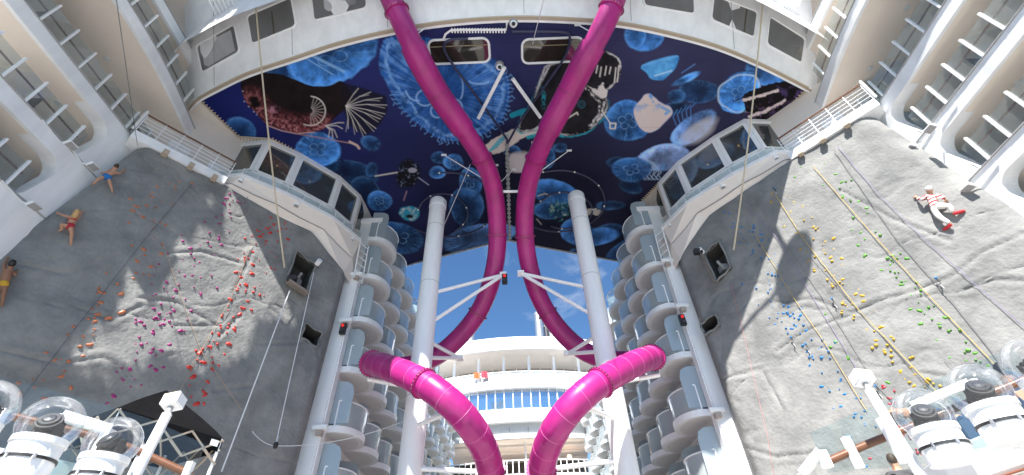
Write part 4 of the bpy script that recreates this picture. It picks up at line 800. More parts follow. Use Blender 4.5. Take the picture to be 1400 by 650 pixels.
wallrope(1, [(1108, 350), (1185, 435), (1280, 540)], M['rope_grey'], 'dark shadowy rope next to the long yellow rope on the right wall', .014)
wallrope(1, [(1000, 390), (1020, 470), (1050, 600), (1058, 650)], M['rope_red'], 'thin pink rope on the bare inner part of the right climbing wall', .012)
wallrope(1, [(1290, 490), (1355, 560), (1400, 610)], M['rope_grey'], 'grey rope at the foot of the right climbing wall behind the lamps', .012)
def line3(a, b, m, label, r=.02, sag=0.0, name='rope', cat='rope', k=14, group=None):
    a, b = np.array(a, float), np.array(b, float); P = [a + (b - a) * q - np.array((0, 0, sag * 4 * q * (1 - q))) for q in np.linspace(0, 1, k)]
    return tag(MB().tube(P, r * .8, 6).build(name, m, smooth=True), label, cat, group)
def mid(px, py, D): r = ray(px, py); return r / np.linalg.norm(r) * D
line3(hit_ring(344, -60, .6), surf(389, 366, -1, .5), M['rope_beige'], 'thick beige rope hanging from the bridge front to the opening in the left wall', .045, .25)
line3(hit_ring(1048, -55, .6), surf(1003, 342, 1, .5), M['rope_beige'], 'thick beige rope hanging from the bridge front to the opening in the right wall', .045, .25)
line3(mid(157, -15, 14), onwall(188, 200, -1, .2), M['rope_grey'], 'thin grey line hanging in front of the left suite balconies', .014)
line3(surf(429, 373, -1, .25), surf(377, 608, -1, .5), M['rope_white'], 'white line hanging down from the upper opening of the left wall', .02, .05)
line3(surf(396, 398, -1, .3), surf(303, 645, -1, .4), M['rope_white'], 'thick white line from the sill of the left wall opening down to the tent', .03, .1)
line3(mid(655, 520, 20), surf(377, 610, -1, .5), M['rope_white'], 'thin white stay running from the left wall weight across to the slides', .014, .7)
line3(surf(345, 590, -1, .3), surf(377, 610, -1, .5), M['rope_white'], 'short white line tied to the left wall weight', .012, .1)
line3(onz(643, 225, HZ - .1), mid(588, 352, 25), M['rope_white'], 'thin white stay from the mural down past the left column', .02)
line3(mid(746, -10, 15), onz(728, 60, HZ - .1), M['rope_white'], 'thin white stay crossing the right mural window', .02)
for P_, L, sg in [((377, 609), 'small dark weight hanging at the foot of the white line on the left wall', -1)]:
    c = surf(*P_, sg, .5); o = tag(MB().ball(c, (.09, .09, .12), 10, 8).build('hanging_weight', M['dark'], smooth=True), L, 'weight'); MB().tube([c + (0, 0, .1), c + (0, 0, .3)], .025).build('shackle', M['metal'], o)
bel = [((1138, 410), 'rope clip with dark strap hanging among the top yellow holds of the right wall'), ((1082, 463), 'rope clip hanging among the blue holds near the wall shadow'), ((1102, 472), 'rope clip with blue cap right under the blue holds'), ((1281, 382), 'rope clip with blue cap on the dark grey rope of the right wall'), ((1198, 530), 'rope clip with blue cap low behind the slanting white pole'), ((1058, 258), 'rope clip below the right glazed bay')]
for (x, y), L in bel:
    c = surf(x, y, 1, .12); o = tag(MB().tube([c, c + (.03, 0, -.12), c + (-.03, 0, -.2)], .02, 6).build('rope_clip', M['dark'], smooth=True), L, 'clip')
    MB().ball(c + (0, 0, .05), .04, 10, 7).build('cap', hm['blue'], o); MB().tube([c + (-.03, 0, -.2), c + (.01, 0, -.34)], .009, 5).build('strap', M['rope_white'], o)

# ================================================================== walkways, glazed bays and beige brackets over the walls
for sg, side in ((-1, 'left'), (1, 'right')):
    n_, a_ = wframe(sg)
    W0, W1 = wpt(sg, -2.2, 0, .12), wpt(sg, 1.35, 0, .12)
    wk = thing('walkway', '%s railed walkway over the climbing wall beside the glazed bay' % side, 'walkway', (W0 + W1) / 2 + (0, 0, 15.4))
    z0 = 15.33
    Q = [W0 + (0, 0, z0), W1 + (0, 0, z0), W1 - n_ * 1.9 + (0, 0, z0), W0 - n_ * 1.9 + (0, 0, z0)]
    MB().prism(Q, (0, 0, .42)).build('deck_slab', M['white'], wk)
    zt = z0 + .42; mb = MB(); e0, e1 = W0 - n_ * .06, W1 - n_ * .06
    for h in (.25, .45, .65, .85): mb.tube([e0 + (0, 0, zt + h), e1 + (0, 0, zt + h)], .012, 6)
    for q in np.linspace(0, 1, 6): p = e0 + (e1 - e0) * q; mb.tube([p + (0, 0, zt), p + (0, 0, zt + 1.05)], .02, 6)
    mb.build('railing', M['white_trim'], wk); MB().tube([e0 + (0, 0, zt + 1.07), e1 + (0, 0, zt + 1.07)], .04, 8).build('handrail', M['wood'], wk, smooth=True)
    b0, b1 = W0 - n_ * 1.75 - a_ * .4, W1 - n_ * 1.75 + a_ * .8
    bw = MB().prism([b0 + (0, 0, zt), b1 + (0, 0, zt), b1 + (0, 0, HZ + .02), b0 + (0, 0, HZ + .02)], tuple(-n_ * .15)).build('rear_wall', M['beige'], wk)
    mb = MB()
    for q in (.3, .66): p = b0 + (b1 - b0) * q + n_ * .02; mb.bar(p + (0, 0, zt + 1.0), p + a_ * .85 + (0, 0, zt + 1.0), .04, 2.0)
    mb.build('door', M['white'], bw); MB().tube([b0 + n_ * .05 + (0, 0, zt + 1.4), b1 + n_ * .05 + (0, 0, zt + 1.4)], .03).build('conduit', M['grey'], bw)
    gp = W0 - a_ * .08; MB().prism([gp + (0, 0, zt), gp - n_ * .9 + (0, 0, zt), gp - n_ * .9 + (0, 0, zt + 1.1), gp + (0, 0, zt + 1.1)], tuple(a_ * .02)).build('glass_screen', M['frost'], wk)
    mb = MB(); mb.bar(gp + (0, 0, zt), gp + (0, 0, zt + 1.2), .07).bar(gp + (0, 0, zt + 1.15), gp - n_ * .9 + (0, 0, zt + 1.15), .07); mb.build('screen_frame', M['white_trim'], wk)
    am_ = mat('tan_anchor', (.45, .36, .27), .6)
    for q in (.35, .62, .88): p = W0 + (W1 - W0) * q + n_ * .1; mb = MB(); mb.box(p + (0, 0, z0 - .05), (.1, .12, .12), (a_, n_, (0, 0, 1))); mb.bar(p + (0, 0, z0 - .05), p - n_ * .2 + (0, 0, z0 + .25), .05); mb.build('rope_anchor', am_, wk)
    # ---- bay
    FP = [np.array((sg * x + .05, y, 0)) for x, y in [(14.15, 14.15), (12.38, 14.0), (11.08, 15.02), (9.5, 16.72), (8.78, 18.2), (8.5, 21.5)]]
    cen = np.array((sg * 13.5, 19.0, 0))
    bay = thing('glazed_bay', '%s glazed control bay with slanting white mullions under the canopy' % side, 'control room', (sg * 11.5, 16, 16.3))
    def nrm(a, b):
        d = _n(b - a); m = np.array((d[1], -d[0], 0)); return m if np.dot(m, (a + b) / 2 - cen) > 0 else -m
    N = [nrm(a, b) for a, b in zip(FP[:-1], FP[1:])]
    def offp(o, i):
        if i == 0: return FP[0] + N[0] * o
        if i == len(FP) - 1: return FP[-1] + N[-1] * o
        m = _n(N[i - 1] + N[i]); return FP[i] + m * (o / max(.5, np.dot(m, N[i])))
    zs, zh, zl = 17.45, 19.72, 16.25
    mb = MB()
    for i in range(5):
        a, b = FP[i], FP[i + 1]
        mb.prism([a + (0, 0, zl), b + (0, 0, zl), b + (0, 0, zs), a + (0, 0, zs)], tuple(-N[i] * .12)); mb.prism([a + (0, 0, zh), b + (0, 0, zh), b + (0, 0, HZ - .03), a + (0, 0, HZ - .03)], tuple(-N[i] * .12))
    mb.prism([FP[4] + (0, 0, zs), FP[5] + (0, 0, zs), FP[5] + (0, 0, zh), FP[4] + (0, 0, zh)], tuple(-N[4] * .12))
    mb.build('bay_wall', [M['white']], bay)
    mb = MB(); mb.prism([FP[4] + N[4] * .012 + (0, 0, 15.2), FP[5] + N[4] * .012 + (0, 0, 15.2), FP[5] + N[4] * .012 + (0, 0, HZ - .04), FP[4] + N[4] * .012 + (0, 0, HZ - .04)], tuple(-N[4] * .01)); mb.build('inner_side', M['beige'], bay)
    for i in range(4):
        a, b = FP[i], FP[i + 1]; d = _n(b - a); a2, b2 = a + d * .10 - N[i] * .05, b - d * .10 - N[i] * .05
        wn = MB().prism([a2 + (0, 0, zs), b2 + (0, 0, zs), b2 + (0, 0, zh), a2 + (0, 0, zh)], tuple(-N[i] * .01)).build('window', M['window'], bay)
        mb = MB(); f0 = N[i] * .06
        for p in (a2, b2): mb.bar(p + f0 + (0, 0, zs), p + f0 + (0, 0, zh), .2, .08, up=N[i])
        for z in (zs + .05, zh - .05): mb.bar(a2 + f0 + (0, 0, z), b2 + f0 + (0, 0, z), .1, .1)
        mb.build('window_frame', M['white_trim'], wn)
    # small pane on the inner side
    a, b = FP[4] + N[4] * .03, FP[5] + N[4] * .03; d = _n(b - a); MB().prism([a + d * .25 + (0, 0, zs + .1), a + d * .8 + (0, 0, zs + .4), a + d * .8 + (0, 0, zh - .5), a + d * .25 + (0, 0, zh)], tuple(N[4] * .01)).build('side_pane', M['window'], bay)
    # room behind the glass
    mb = MB(); R0 = [p - np.array((0, 0, 0)) for p in FP]; back = [cen + np.array((sg * 1.6, -2.6, 0)), cen + np.array((sg * 1.6, 2.5, 0))]
    poly = FP + [back[1], back[0]]; mb.add([p + (0, 0, 17.2) for p in poly], [tuple(range(len(poly)))])
    mb.add([p + (0, 0, HZ - .05) for p in poly], [tuple(range(len(poly)))]); mb.sheet([FP[5] + (0, 0, 17.2), back[1] + (0, 0, 17.2), back[0] + (0, 0, 17.2), FP[0] + (0, 0, 17.2)], [FP[5] + (0, 0, HZ), back[1] + (0, 0, HZ), back[0] + (0, 0, HZ), FP[0] + (0, 0, HZ)])
    room = mb.build('interior', mat('dark_interior', (.07, .07, .075), .7, var=.3), bay)
    mb = MB()
    for i in (1, 2, 3):
        c = (FP[i] + FP[i + 1]) / 2 - N[i] * 1.0; mb.box(c + (0, 0, 17.75), (.5, .3, .5)); mb.box(c + N[i] * .1 + (0, 0, 18.5), (.3, .04, .2), (_n(FP[i + 1] - FP[i]), N[i], (0, 0, 1)))
    mb.build('console', M['grey'], bay); mb = MB(); [mb.ball((FP[i] + FP[i + 1]) / 2 - N[i] * 1.2 + (0, 0, 19.6), .06, 8, 6) for i in (1, 2, 3)]; mb.build('ceiling_bulb', M['warmlamp'], bay)
    # ledge, its lip and glass curb, lamps under it, beige underside
    O = [offp(.78, i) for i in range(5)]; Oz = [p + (0, 0, 16.3) for p in O]; In = [FP[i] + (0, 0, 16.3) for i in range(5)]
    mb = MB(); mb.sheet(Oz, In); mb.sheet(Oz, [p - (0, 0, .2) for p in Oz]); mb.sheet([p - (0, 0, .2) for p in Oz], [p - (0, 0, .2) for p in In]); mb.build('ledge', M['white'], bay)
    mb = MB(); G = [offp(.7, i) + (0, 0, 16.3) for i in range(5)]; mb.sheet(G, [g + (0, 0, .38) for g in G]); mb.build('ledge_screen', M['glass'], bay)
    mb = MB()
    for i in range(4):
        for q in (0, .33, .66): p = G[i] + (G[i + 1] - G[i]) * q; mb = MB(); mb.bar(p, p + (0, 0, .4), .03); mb.bar(p + (0, 0, .36), p - N[i] * .7 + (0, 0, .9), .03); mb.build('ledge_stay', M['white_trim'], bay)
    L1 = [p + (0, 0, 16.1) for p in [offp(.74, i) for i in range(5)]]
    wl = [wpt(sg, s_, z_ - .1, -.12) for s_, z_ in [(-.2, 15.5), (1.5, 15.48), (3.4, 15.4), (5.6, 15.25), (7.65, 13.95)]]
    mb = MB(); mid_ = [(a * .55 + b * .45) + (0, 0, -.12) for a, b in zip(L1, wl)]; mb.sheet(L1, mid_); mb.sheet(mid_, wl)
    E = [L1[4], FP[5] + (0, 0, 15.2)]; mb.sheet([L1[4], mid_[4], wl[4]], [FP[5] + (0, -1, 16.1), FP[5] + (-sg * -.1, -1.2, 15.2), np.array((sg * 8.05, 19.2, 13.6))]); mb.build('underside', M['beige'], bay)
    mb = MB(); 
    for a, b in zip(mid_[:-1], mid_[1:]): mb.tube([a - (0, 0, .04), (a + b) / 2 - (0, 0, .1), b - (0, 0, .04)], .02, 5)
    mb.build('cable', M['cable'], bay)
    for i, q in ((1, .05), (2, .25), (3, .75)):
        p = L1[i] * (1 - q) + L1[i + 1] * q - N[i] * .1 + (0, 0, -.12)
        nm = {1: 'outermost', 2: 'middle', 3: 'innermost'}[i]
        o = thing('spotlight', '%s small white spotlight under the ledge of the %s glazed bay' % (nm, side), 'spotlight', p, 'spotlights under the glazed bays')
        MB().ball(p, .14, 12, 8).build('housing', M['white_trim'], o, smooth=True); MB().lathe(p + (0, 0, -.02), [(.02, -.14), (.1, -.13), (.11, -.05)], 12).build('lens', M['grey'], o); MB().bar(p, p + (0, 0, .16), .05).build('stem', M['grey'], o)
    # white maintenance ladder at the inner foot of the bay
    lb = FP[4] + N[3] * .85 + (0, 0, 16.0) if False else L1[4] + N[3] * .05 + (0, 0, .1); dd = np.array((-sg * 0.0, .25, -2.3)); sx = _n(FP[4] - FP[3])
    o = thing('ladder', 'white maintenance ladder at the inner end of the %s glazed bay' % side, 'ladder', lb)
    mb = MB(); r0, r1 = lb + sx * .0, lb + sx * .6; mb.bar(r0, r0 + dd, .05).bar(r1, r1 + dd, .05); mb.build('side_rail', M['white_trim'], o); [MB().bar(r0 + dd * q, r1 + dd * q, .04).build('rung', M['white_trim'], o) for q in np.linspace(.08, .95, 6)]

# ================================================================== cabin blocks with scalloped balconies
BL = [4.0, 6.6, 9.2, 11.8, 14.4, 17.0]; PIT = 2.46; NB = 13; Y0 = 20.15; BX = 8.0
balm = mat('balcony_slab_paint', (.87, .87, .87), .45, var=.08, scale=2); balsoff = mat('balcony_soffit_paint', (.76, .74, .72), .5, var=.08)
def prot(v): return .30 + 1.0 * math.sqrt(max(0, 1 - (v / 1.25) ** 2))
def make_balcony(sg):
    vs = np.concatenate([[-1.23], np.linspace(-1.2, 1.2, 17), [1.23]]); ins = -sg
    out = [np.array((ins * prot(v), v, 0)) for v in vs]; loop = [np.array((0, -1.23, 0))] + out + [np.array((0, 1.23, 0))]
    slab_ = MB().prism([p - (0, 0, .0) for p in loop], (0, 0, .27)); o = slab_.build('balcony', balm)
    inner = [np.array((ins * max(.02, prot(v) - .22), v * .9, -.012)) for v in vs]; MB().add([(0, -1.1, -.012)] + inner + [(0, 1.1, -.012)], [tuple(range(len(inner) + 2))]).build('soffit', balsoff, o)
    gl = [np.array((ins * (prot(v) - .06), v * .985, .27)) for v in vs]
    MB().sheet(gl, [p + (0, 0, 1.02) for p in gl]).build('balustrade', M['balglass'], o, smooth=True)
    mb = MB(); mb.tube([p + (0, 0, 1.04) for p in gl], .035, 6); mb.tube([gl[0], gl[0] + (0, 0, 1.04)], .03, 6); mb.build('handrail', M['white_trim'], o, smooth=True)
    mb = MB(); mb.prism([(0, -1.21, .35), (ins * .5, -1.21, .35), (ins * .95, -1.21, .35), (ins * .95, -1.21, 1.7), (ins * .85, -1.21, 2.0), (ins * .6, -1.21, 2.15), (0, -1.21, 2.2)], (0, .03, 0)); mb.build('divider', M['frost'], o)
    d = MB().quad((ins * .015, -.95, .36), (ins * .015, .95, .36), (ins * .015, .95, 2.35), (ins * .015, -.95, 2.35)).build('cabin_door', M['cabglass'], o)
    mb = MB(); [mb.box((ins * .03, y, 1.35), (.02, .035, 1.0)) for y in (-.95, 0, .95)]; mb.build('door_frame', M['white_trim'], d)
    return o
for sg, side in ((-1, 'left'), (1, 'right')):
    loc = (sg * BX, 18.5, GZ); blk = thing('cabin_block', '%s cabin block with rows of scalloped white balconies receding behind the climbing wall' % side, 'cruise cabins', loc)
    ye = Y0 + PIT * (NB - .5) + .1
    mb = MB(); mb.box((sg * (BX + 4), (19.0 + ye) / 2, 8.2), (4, (ye - 19.0) / 2, 10.2)); mb.build('wall', M['cabinwall'], blk)
    mb = MB(); mb.box((sg * (BX + 3.6), (19.0 + ye) / 2, 18.55), (4.2, (ye - 19.0) / 2 + .1, .16)); mb.build('roof_edge', M['white'], blk)
    mb = MB(); mb.box((sg * (BX + .2), 18.72, 6.3), (.36, .26, 8.3)); mb.build('corner_pier', M['white'], blk, bevel=.06)
    pr = make_balcony(sg); first = True
    for r, z in enumerate(BL):
        for c in range(NB):
            o = pr if first else copy_tree(pr); first = False
            o.parent = blk; o.location = (0, Y0 + PIT * c - 18.5, z - GZ)
    for r, z in enumerate(BL):
        for c in range(3):
            p = np.array((sg * (BX - .78), Y0 + PIT * c + (.25 if (r + c) % 2 else -.2), z + .275)); t_ = thing('balcony_table', 'small dark round table behind the curved glass of a near %s cabin balcony' % side, 'table', p, 'small tables on the near %s cabin balconies' % side)
            MB().lathe(p, [(.26, .5), (.27, .53), (.25, .55)], 16).build('table_top', M['seat'], t_); MB().lathe(p, [(.15, 0), (.03, .03), (.03, .5)], 10).build('stem', M['steel'], t_)
    # fittings on the pier
    for k, (z, L) in enumerate([(14.2, 'upper'), (11.5, 'middle'), (6.6, 'lower')]):
        c = np.array((sg * (BX - .1), 18.35, z)); o = thing('pier_camera', '%s white camera bracket on the pier beside the %s climbing wall' % (L, side), 'camera', c)
        MB().box(c, (.3, .1, .09)).build('body', M['white_trim'], o, bevel=.02); MB().box(c + (0, .05, -.2), (.12, .12, .1)).build('bracket', mat('tan_bracket', (.4, .34, .3), .6), o)
for px_, py_, y_, L in [(469, 450, 18.3, 'black signal box with a red lamp on the left pier'), (933, 438, 18.3, 'black signal box with a red lamp on the right pier'), (690, 382, 17.6, 'black signal box with a red lamp hanging between the two slides')]:
    c = ony(px_, py_, y_); o = thing('signal_box', L, 'signal lamp', c)
    MB().box(c, (.13, .1, .27)).build('housing', M['dark'], o, bevel=.02); MB().ball(c + (0, -.13, .12), .075, 10, 7).build('red_lamp', M['redlamp'], o); MB().ball(c + (0, -.12, -.12), .075, 10, 7).build('dark_lamp', M['steel'], o)

# ================================================================== slide columns and slides
CY = 17.3
slide_px = {-1: [(520, -45, 6.7), (535, 0, 7.55), (552, 35, 8.2), (572, 80, 9.2), (600, 130, 10.7), (630, 172, 12.1), (655, 210, 13.5), (672, 245, 14.9), (679, 290, 16.4), (680, 340, 17.7), (672, 385, 18.8), (656, 425, 19.7), (632, 457, 20.3), (600, 486, 20.5), (565, 500, 20.0), (522, 503, 18.9), (505, 497, 17.4), (520, 499, 16.1), (548, 509, 15.1), (580, 524, 14.5), (610, 545, 14.3), (637, 572, 14.6), (656, 600, 15.3), (668, 630, 16.4), (673, 660, 17.8), (668, 685, 19.2), (655, 702, 20.3)],
            1: [(857, -50, 6.7), (840, 0, 7.55), (826, 35, 8.2), (800, 82, 9.3), (777, 128, 10.7), (752, 175, 12.1), (735, 212, 13.5), (723, 248, 14.9), (717, 292, 16.4), (719, 340, 17.7), (729, 385, 18.8), (745, 423, 19.7), (770, 457, 20.3), (803, 484, 20.5), (840, 494, 20.0), (880, 493, 18.9), (896, 488, 17.4), (880, 492, 16.1), (852, 505, 15.1), (820, 523, 14.5), (792, 545, 14.3), (768, 572, 14.6), (752, 600, 15.3), (742, 630, 16.4), (739, 660, 17.8), (744, 685, 19.2), (758, 702, 20.3)]}
TR = .46
for sg, side in ((-1, 'left'), (1, 'right')):
    cx = sg * 3.87 + (-.02 if sg < 0 else -.2)
    col = thing('slide_column', '%s tall white round column that carries the slide' % side, 'column', (cx, CY, GZ))
    top = 18.2
    MB().lathe((cx, CY, GZ), [(.435, 0), (.435, top - GZ - .55), (.46, top - GZ - .55), (.46, top - GZ - .08), (.41, top - GZ)], 32).build('shaft', M['white'], col, smooth=True)
    MB().lathe((cx, CY, GZ), [(.8, 0), (.8, .08), (.5, .1)], 24).build('base_flange', M['white_trim'], col)
    mb = MB(); [mb.lathe((cx, CY, z), [(.438, -.012), (.438, .012)], 32) for z in (3.5, 7.2, 12.6, 16.2)]; mb.build('weld_seam', M['grey'], col)
    P = [ony(x, y, yy) for x, y, yy in slide_px[sg]]; 
    P = P + [P[-1] + np.array((-sg * 0 + sg * 1.2, 1.2, -.7)), P[-1] + np.array((sg * 2.8, 1.6, -1.6)), np.array((P[-1][0] + sg * 4.2, P[-1][1] + .8, -1.2))]
    path = smooth_path(P, 14)
    # even spacing + light smoothing of the curve
    A = np.array(path); L = np.concatenate([[0], np.cumsum(np.linalg.norm(np.diff(A, axis=0), axis=1))]); nS = int(L[-1] / .085)
    q = np.linspace(0, L[-1], nS); A = np.stack([np.interp(q, L, A[:, i]) for i in range(3)], 1)
    for _ in range(60): A[1:-1] = .5 * A[1:-1] + .25 * (A[:-2] + A[2:])
    sl_ = thing('water_slide', '%s magenta tube slide curling down around its white column' % side, 'slide', (cx, CY - 3, GZ))
    rad = np.full(nS, TR); i0 = int(.50 * nS)
    for i in range(0, nS):
        if i > i0 and i % 9 == 0: rad[i] = TR + .014
    MB().tube(list(A), rad, 28).build('tube', M['magenta'], sl_, smooth=True)
    fmd = mat('dark_magenta_seam', (.25, .01, .12), .5)
    # flanges with bolts
    bolt = mat('dark_bolt', (.10, .02, .05), .5); fm = mat('magenta_flange', (.42, .015, .17), .35, coat=.3)
    for j, fr in enumerate([.05, .13, .21, .30, .39, .48, .57, .66, .76, .86]):
        i = int(fr * (nS - 1)); t_ = _n(A[i + 1] - A[i - 1]); fl = MB().lathe(A[i], [(TR + .005, -.05), (TR + .055, -.05), (TR + .055, .05), (TR + .005, .05)], 28, t_).build('flange', fm, sl_)
        u = _n(np.cross(t_, (0, 0, 1))); v = np.cross(t_, u)
        tooth = [A[i] + (TR + (.085 if q_ % 4 in (1, 2) else .045)) * (math.cos(a) * u + math.sin(a) * v) for q_, a in enumerate(np.linspace(0, 2 * math.pi, 113))]
        MB().sheet([p - t_ * .022 for p in tooth], [p + t_ * .022 for p in tooth]).sheet([p - t_ * .022 for p in tooth], [p - t_ * .022 + (A[i] - p) * .12 for p in tooth]).sheet([p + t_ * .022 for p in tooth], [p + t_ * .022 + (A[i] - p) * .12 for p in tooth]).build('bolt_ring', bolt, fl)
    sm_ = mat('pale_pink_seam', (.60, .13, .34), .4)
    for k in range(26):
        i = int((.50 + .43 * k / 26) * (nS - 1)); t_ = _n(A[i + 1] - A[i - 1]); MB().lathe(A[i], [(TR + .001, -.009), (TR + .006, -.004), (TR + .006, .004), (TR + .001, .009)], 28, t_).build('seam', sm_, sl_)
    for k in range(18):
        i = int((.02 + .46 * k / 18) * (nS - 1)); t_ = _n(A[i + 1] - A[i - 1]); MB().lathe(A[i], [(TR + .001, -.007), (TR + .005, -.003), (TR + .005, .003), (TR + .001, .007)], 28, t_).build('seam', fmd, sl_)
    # wider sleeves on the upper run
    for f0, f1 in ([(.085, .175)]):
        i, j = int(f0 * nS), int(f1 * nS); seg = list(A[i:j]); MB().tube(seg, TR + .07, 28, cap=False).build('sleeve', M['magenta'], sl_, smooth=True)
    # support arms
    mb = MB(); C0 = np.array((cx, CY, 0.))
    def nearest(z, lo, hi): I = range(int(lo * nS), int(hi * nS)); return A[min(I, key=lambda i: abs(A[i][2] - z))]
    arms = []
    pA = ony(688 if sg < 0 else 712, 376 if sg < 0 else 374, 18.0); arms += [(C0 + (0, 0, ony(592 if sg < 0 else 803, 402 if sg < 0 else 395, CY)[2]), pA), (C0 + (0, 0, ony(590 if sg < 0 else 806, 446 if sg < 0 else 436, CY)[2]), pA)]
    pB = ony(628 if sg < 0 else 776, 490 if sg < 0 else 484, 19.6); arms += [(C0 + (0, 0, ony(588 if sg < 0 else 810, 463 if sg < 0 else 456, CY)[2]), pB), (C0 + (0, 0, ony(588 if sg < 0 else 812, 489 if sg < 0 else 481, CY)[2]), pB)]
    pC = ony(503 if sg < 0 else 902, 519 if sg < 0 else 513, 16.9); arms += [(C0 + (0, 0, ony(553 if sg < 0 else 838, 533 if sg < 0 else 525, CY)[2]), pC)]
    pD = ony(613 if sg < 0 else 797, 564 if sg < 0 else 556, 14.9); arms += [(C0 + (0, 0, ony(575 if sg < 0 else 842, 583 if sg < 0 else 574, CY)[2]), pD)]
    pE = ony(682 if sg < 0 else 733, 647 if sg < 0 else 644, 17.0); arms += [(C0 + (0, 0, ony(570 if sg < 0 else 848, 640 if sg < 0 else 629, CY)[2]), pE)]
    for a, b in arms:
        MB().tube([a, b], .085, 12).build('support_arm', M['white_trim'], col, smooth=True)
    for b in (pA, pB, pD, pE): mb.box(b, (.16, .16, .08))
    mb.build('clamp', M['white_trim'], col)
    # tie rods from the tube up to the canopy
    tr_px = {-1: [((607, 212), (656, 264)), ((678, 226), (707, 262)), ((702, 232), (694, 262)), ((585, 36), (596, 44))], 1: [((778, 206), (737, 257)), ((730, 195), (690, 259)), ((790, 34), (803, 49))]}[sg]
    for k, (a, b) in enumerate(tr_px):
        p = onz(*a, HZ - .03); j = min(range(nS // 2), key=lambda i: np.hypot(*(np.array(proj(A[i])) - b))); qd = A[j] + np.array((0, -.05, TR * .7))
        nm = ['outer', 'crossing', 'upper', 'top'][k]
        o = tag(MB().tube([p, qd], .025, 6).build('tie_rod', M['white_trim']), '%s thin white rod tying the %s slide to the mural canopy' % (nm, side), 'rod'); MB().box(p, (.14, .05, .03)).build('end_plate', M['white_trim'], o)
tag(MB().tube([ony(685, 262, 15.6), ony(712, 262, 15.6)], .07, 10).build('slide_spreader', M['white_trim']), 'short white bar joining the two slides below the mural', 'bar')
# ================================================================== far deckhouse across the end of the promenade
FYC = 50.0
def fy(x, y0=FYC): return y0 + .018 * x * x
dh = thing('deckhouse', 'white curved deckhouse with glazed decks closing the far end between the cabin blocks', 'cruise deckhouse', (0, FYC, GZ))
XB = np.linspace(-13, 13, 27); XN = np.linspace(-7.9, 7.9, 19)
def band(mb, X, z0, z1, y0=FYC, th=.6, lean=0.0): mb.sheet([(x, fy(x, y0), z0) for x in X], [(x, fy(x, y0) + lean, z1) for x in X]); mb.sheet([(x, fy(x, y0), z0) for x in X], [(x, fy(x, y0) + th, z0) for x in X]); mb.sheet([(x, fy(x, y0) + lean, z1) for x in X], [(x, fy(x, y0) + th + lean, z1) for x in X]); return mb
band(MB(), XB, 27.15, 28.5, FYC + .5, 3, .5).build('roof_band', M['white'], dh)
band(MB(), XB, 25.7, 26.75, FYC - 1.2, 5.5, -.1).build('visor', M['white'], dh)
mb = MB(); mb.sheet([(x, fy(x, FYC + .6), 26.7) for x in XB], [(x, fy(x, FYC + .6), 27.2) for x in XB]); mb.build('slit_window', M['bluewin'], dh)
mb = MB(); [mb.box((x, fy(x, FYC + .5), 26.95), (.05, .06, .25)) for x in np.arange(-12, 12.1, 1.3)]; mb.build('slit_post', M['white_trim'], dh)
mb = MB(); mb.sheet([(x, fy(x, FYC - .9), 25.66) for x in XB], [(x, fy(x, FYC + 5), 25.66) for x in XB]); mb.build('lounge_ceiling', M['beige'], dh)
for x0 in np.arange(-12, 12, 1.5):   # recessed glazed lounge front
    if abs(x0 + .75) > 12: continue
    x1 = x0 + 1.44; ya, yb = fy(x0, FYC + 4), fy(x1, FYC + 4)
    wn = MB().quad((x0, ya, 22.2), (x1, yb, 22.2), (x1, yb, 24.5), (x0, ya, 24.5)).build('lounge_window', M['cabglass'], dh)
    mb = MB(); mb.bar((x0, ya - .05, 22.2), (x0, ya - .05, 25.9), .09); mb.bar((x0, ya - .05, 24.2), (x1, yb - .05, 24.2), .1); mb.bar((x0, ya - .05, 23.2), (x1, yb - .05, 23.2), .05); mb.build('window_frame', M['white_trim'], wn)
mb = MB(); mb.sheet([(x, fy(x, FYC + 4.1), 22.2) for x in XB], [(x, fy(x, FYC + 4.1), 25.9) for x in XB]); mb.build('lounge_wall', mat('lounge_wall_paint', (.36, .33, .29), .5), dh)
for x in np.arange(-10.5, 10.6, 3.0): MB().tube([(x, fy(x, FYC + .7), 22.2), (x, fy(x, FYC + .7), 25.75)], .17, 12).build('lounge_post', M['white_trim'], dh, smooth=True)
band(MB(), XB, 21.35, 22.25, FYC - .4, 6).build('deck_edge', M['white'], dh)
mb = MB(); mb.sheet([(x, fy(x, FYC - .2), 22.3) for x in XB], [(x, fy(x, FYC - .2), 23.25) for x in XB]); mb.build('rail_glass', M['balglass'], dh)
mb = MB(); [mb.box((x, fy(x, FYC - .24), 22.75), (.045, .05, .55)) for x in np.arange(-12, 12.1, 1.25)]; mb.tube([(x, fy(x, FYC - .24), 23.3) for x in XB], .06, 6); mb.build('railing', M['white_trim'], dh)
for x0 in np.arange(-12.5, 12.4, 1.0):
    a, b_ = (x0 + .04, fy(x0 + .04, FYC + .25)), (x0 + .96, fy(x0 + .96, FYC + .25)); wn = MB().quad((*a, 19.0), (*b_, 19.0), (*b_, 21.4), (*a, 21.4)).build('tall_window', M['bluewin'], dh)
    MB().box((x0, fy(x0, FYC + .15), 20.2), (.05, .1, 1.2)).build('mullion', M['white_trim'], wn)
mb = MB(); mb.sheet([(x, fy(x, FYC + .9), 18.9) for x in XB], [(x, fy(x, FYC + .9), 21.4) for x in XB]); mb.build('room_back', M['cabinwall'], dh)
band(MB(), XB, 17.55, 19.0, FYC - .5, 5, .15).build('lower_deck_edge', M['white'], dh)
mb = MB(); mb.sheet([(x, fy(x, FYC + .4), 16.3) for x in XN], [(x, fy(x, FYC + .1), 17.6) for x in XN]); mb.build('panel_band', M['cabinwall'], dh)
mb = MB(); [mb.box((x, fy(x, FYC + .25), 16.95), (.03, .05, .62)) for x in np.arange(-7.2, 7.3, 2.05)]; mb.build('panel_joint', M['grey'], dh)
band(MB(), XN, 16.0, 16.35, FYC + .1, 8).build('overhang_edge', M['white'], dh)
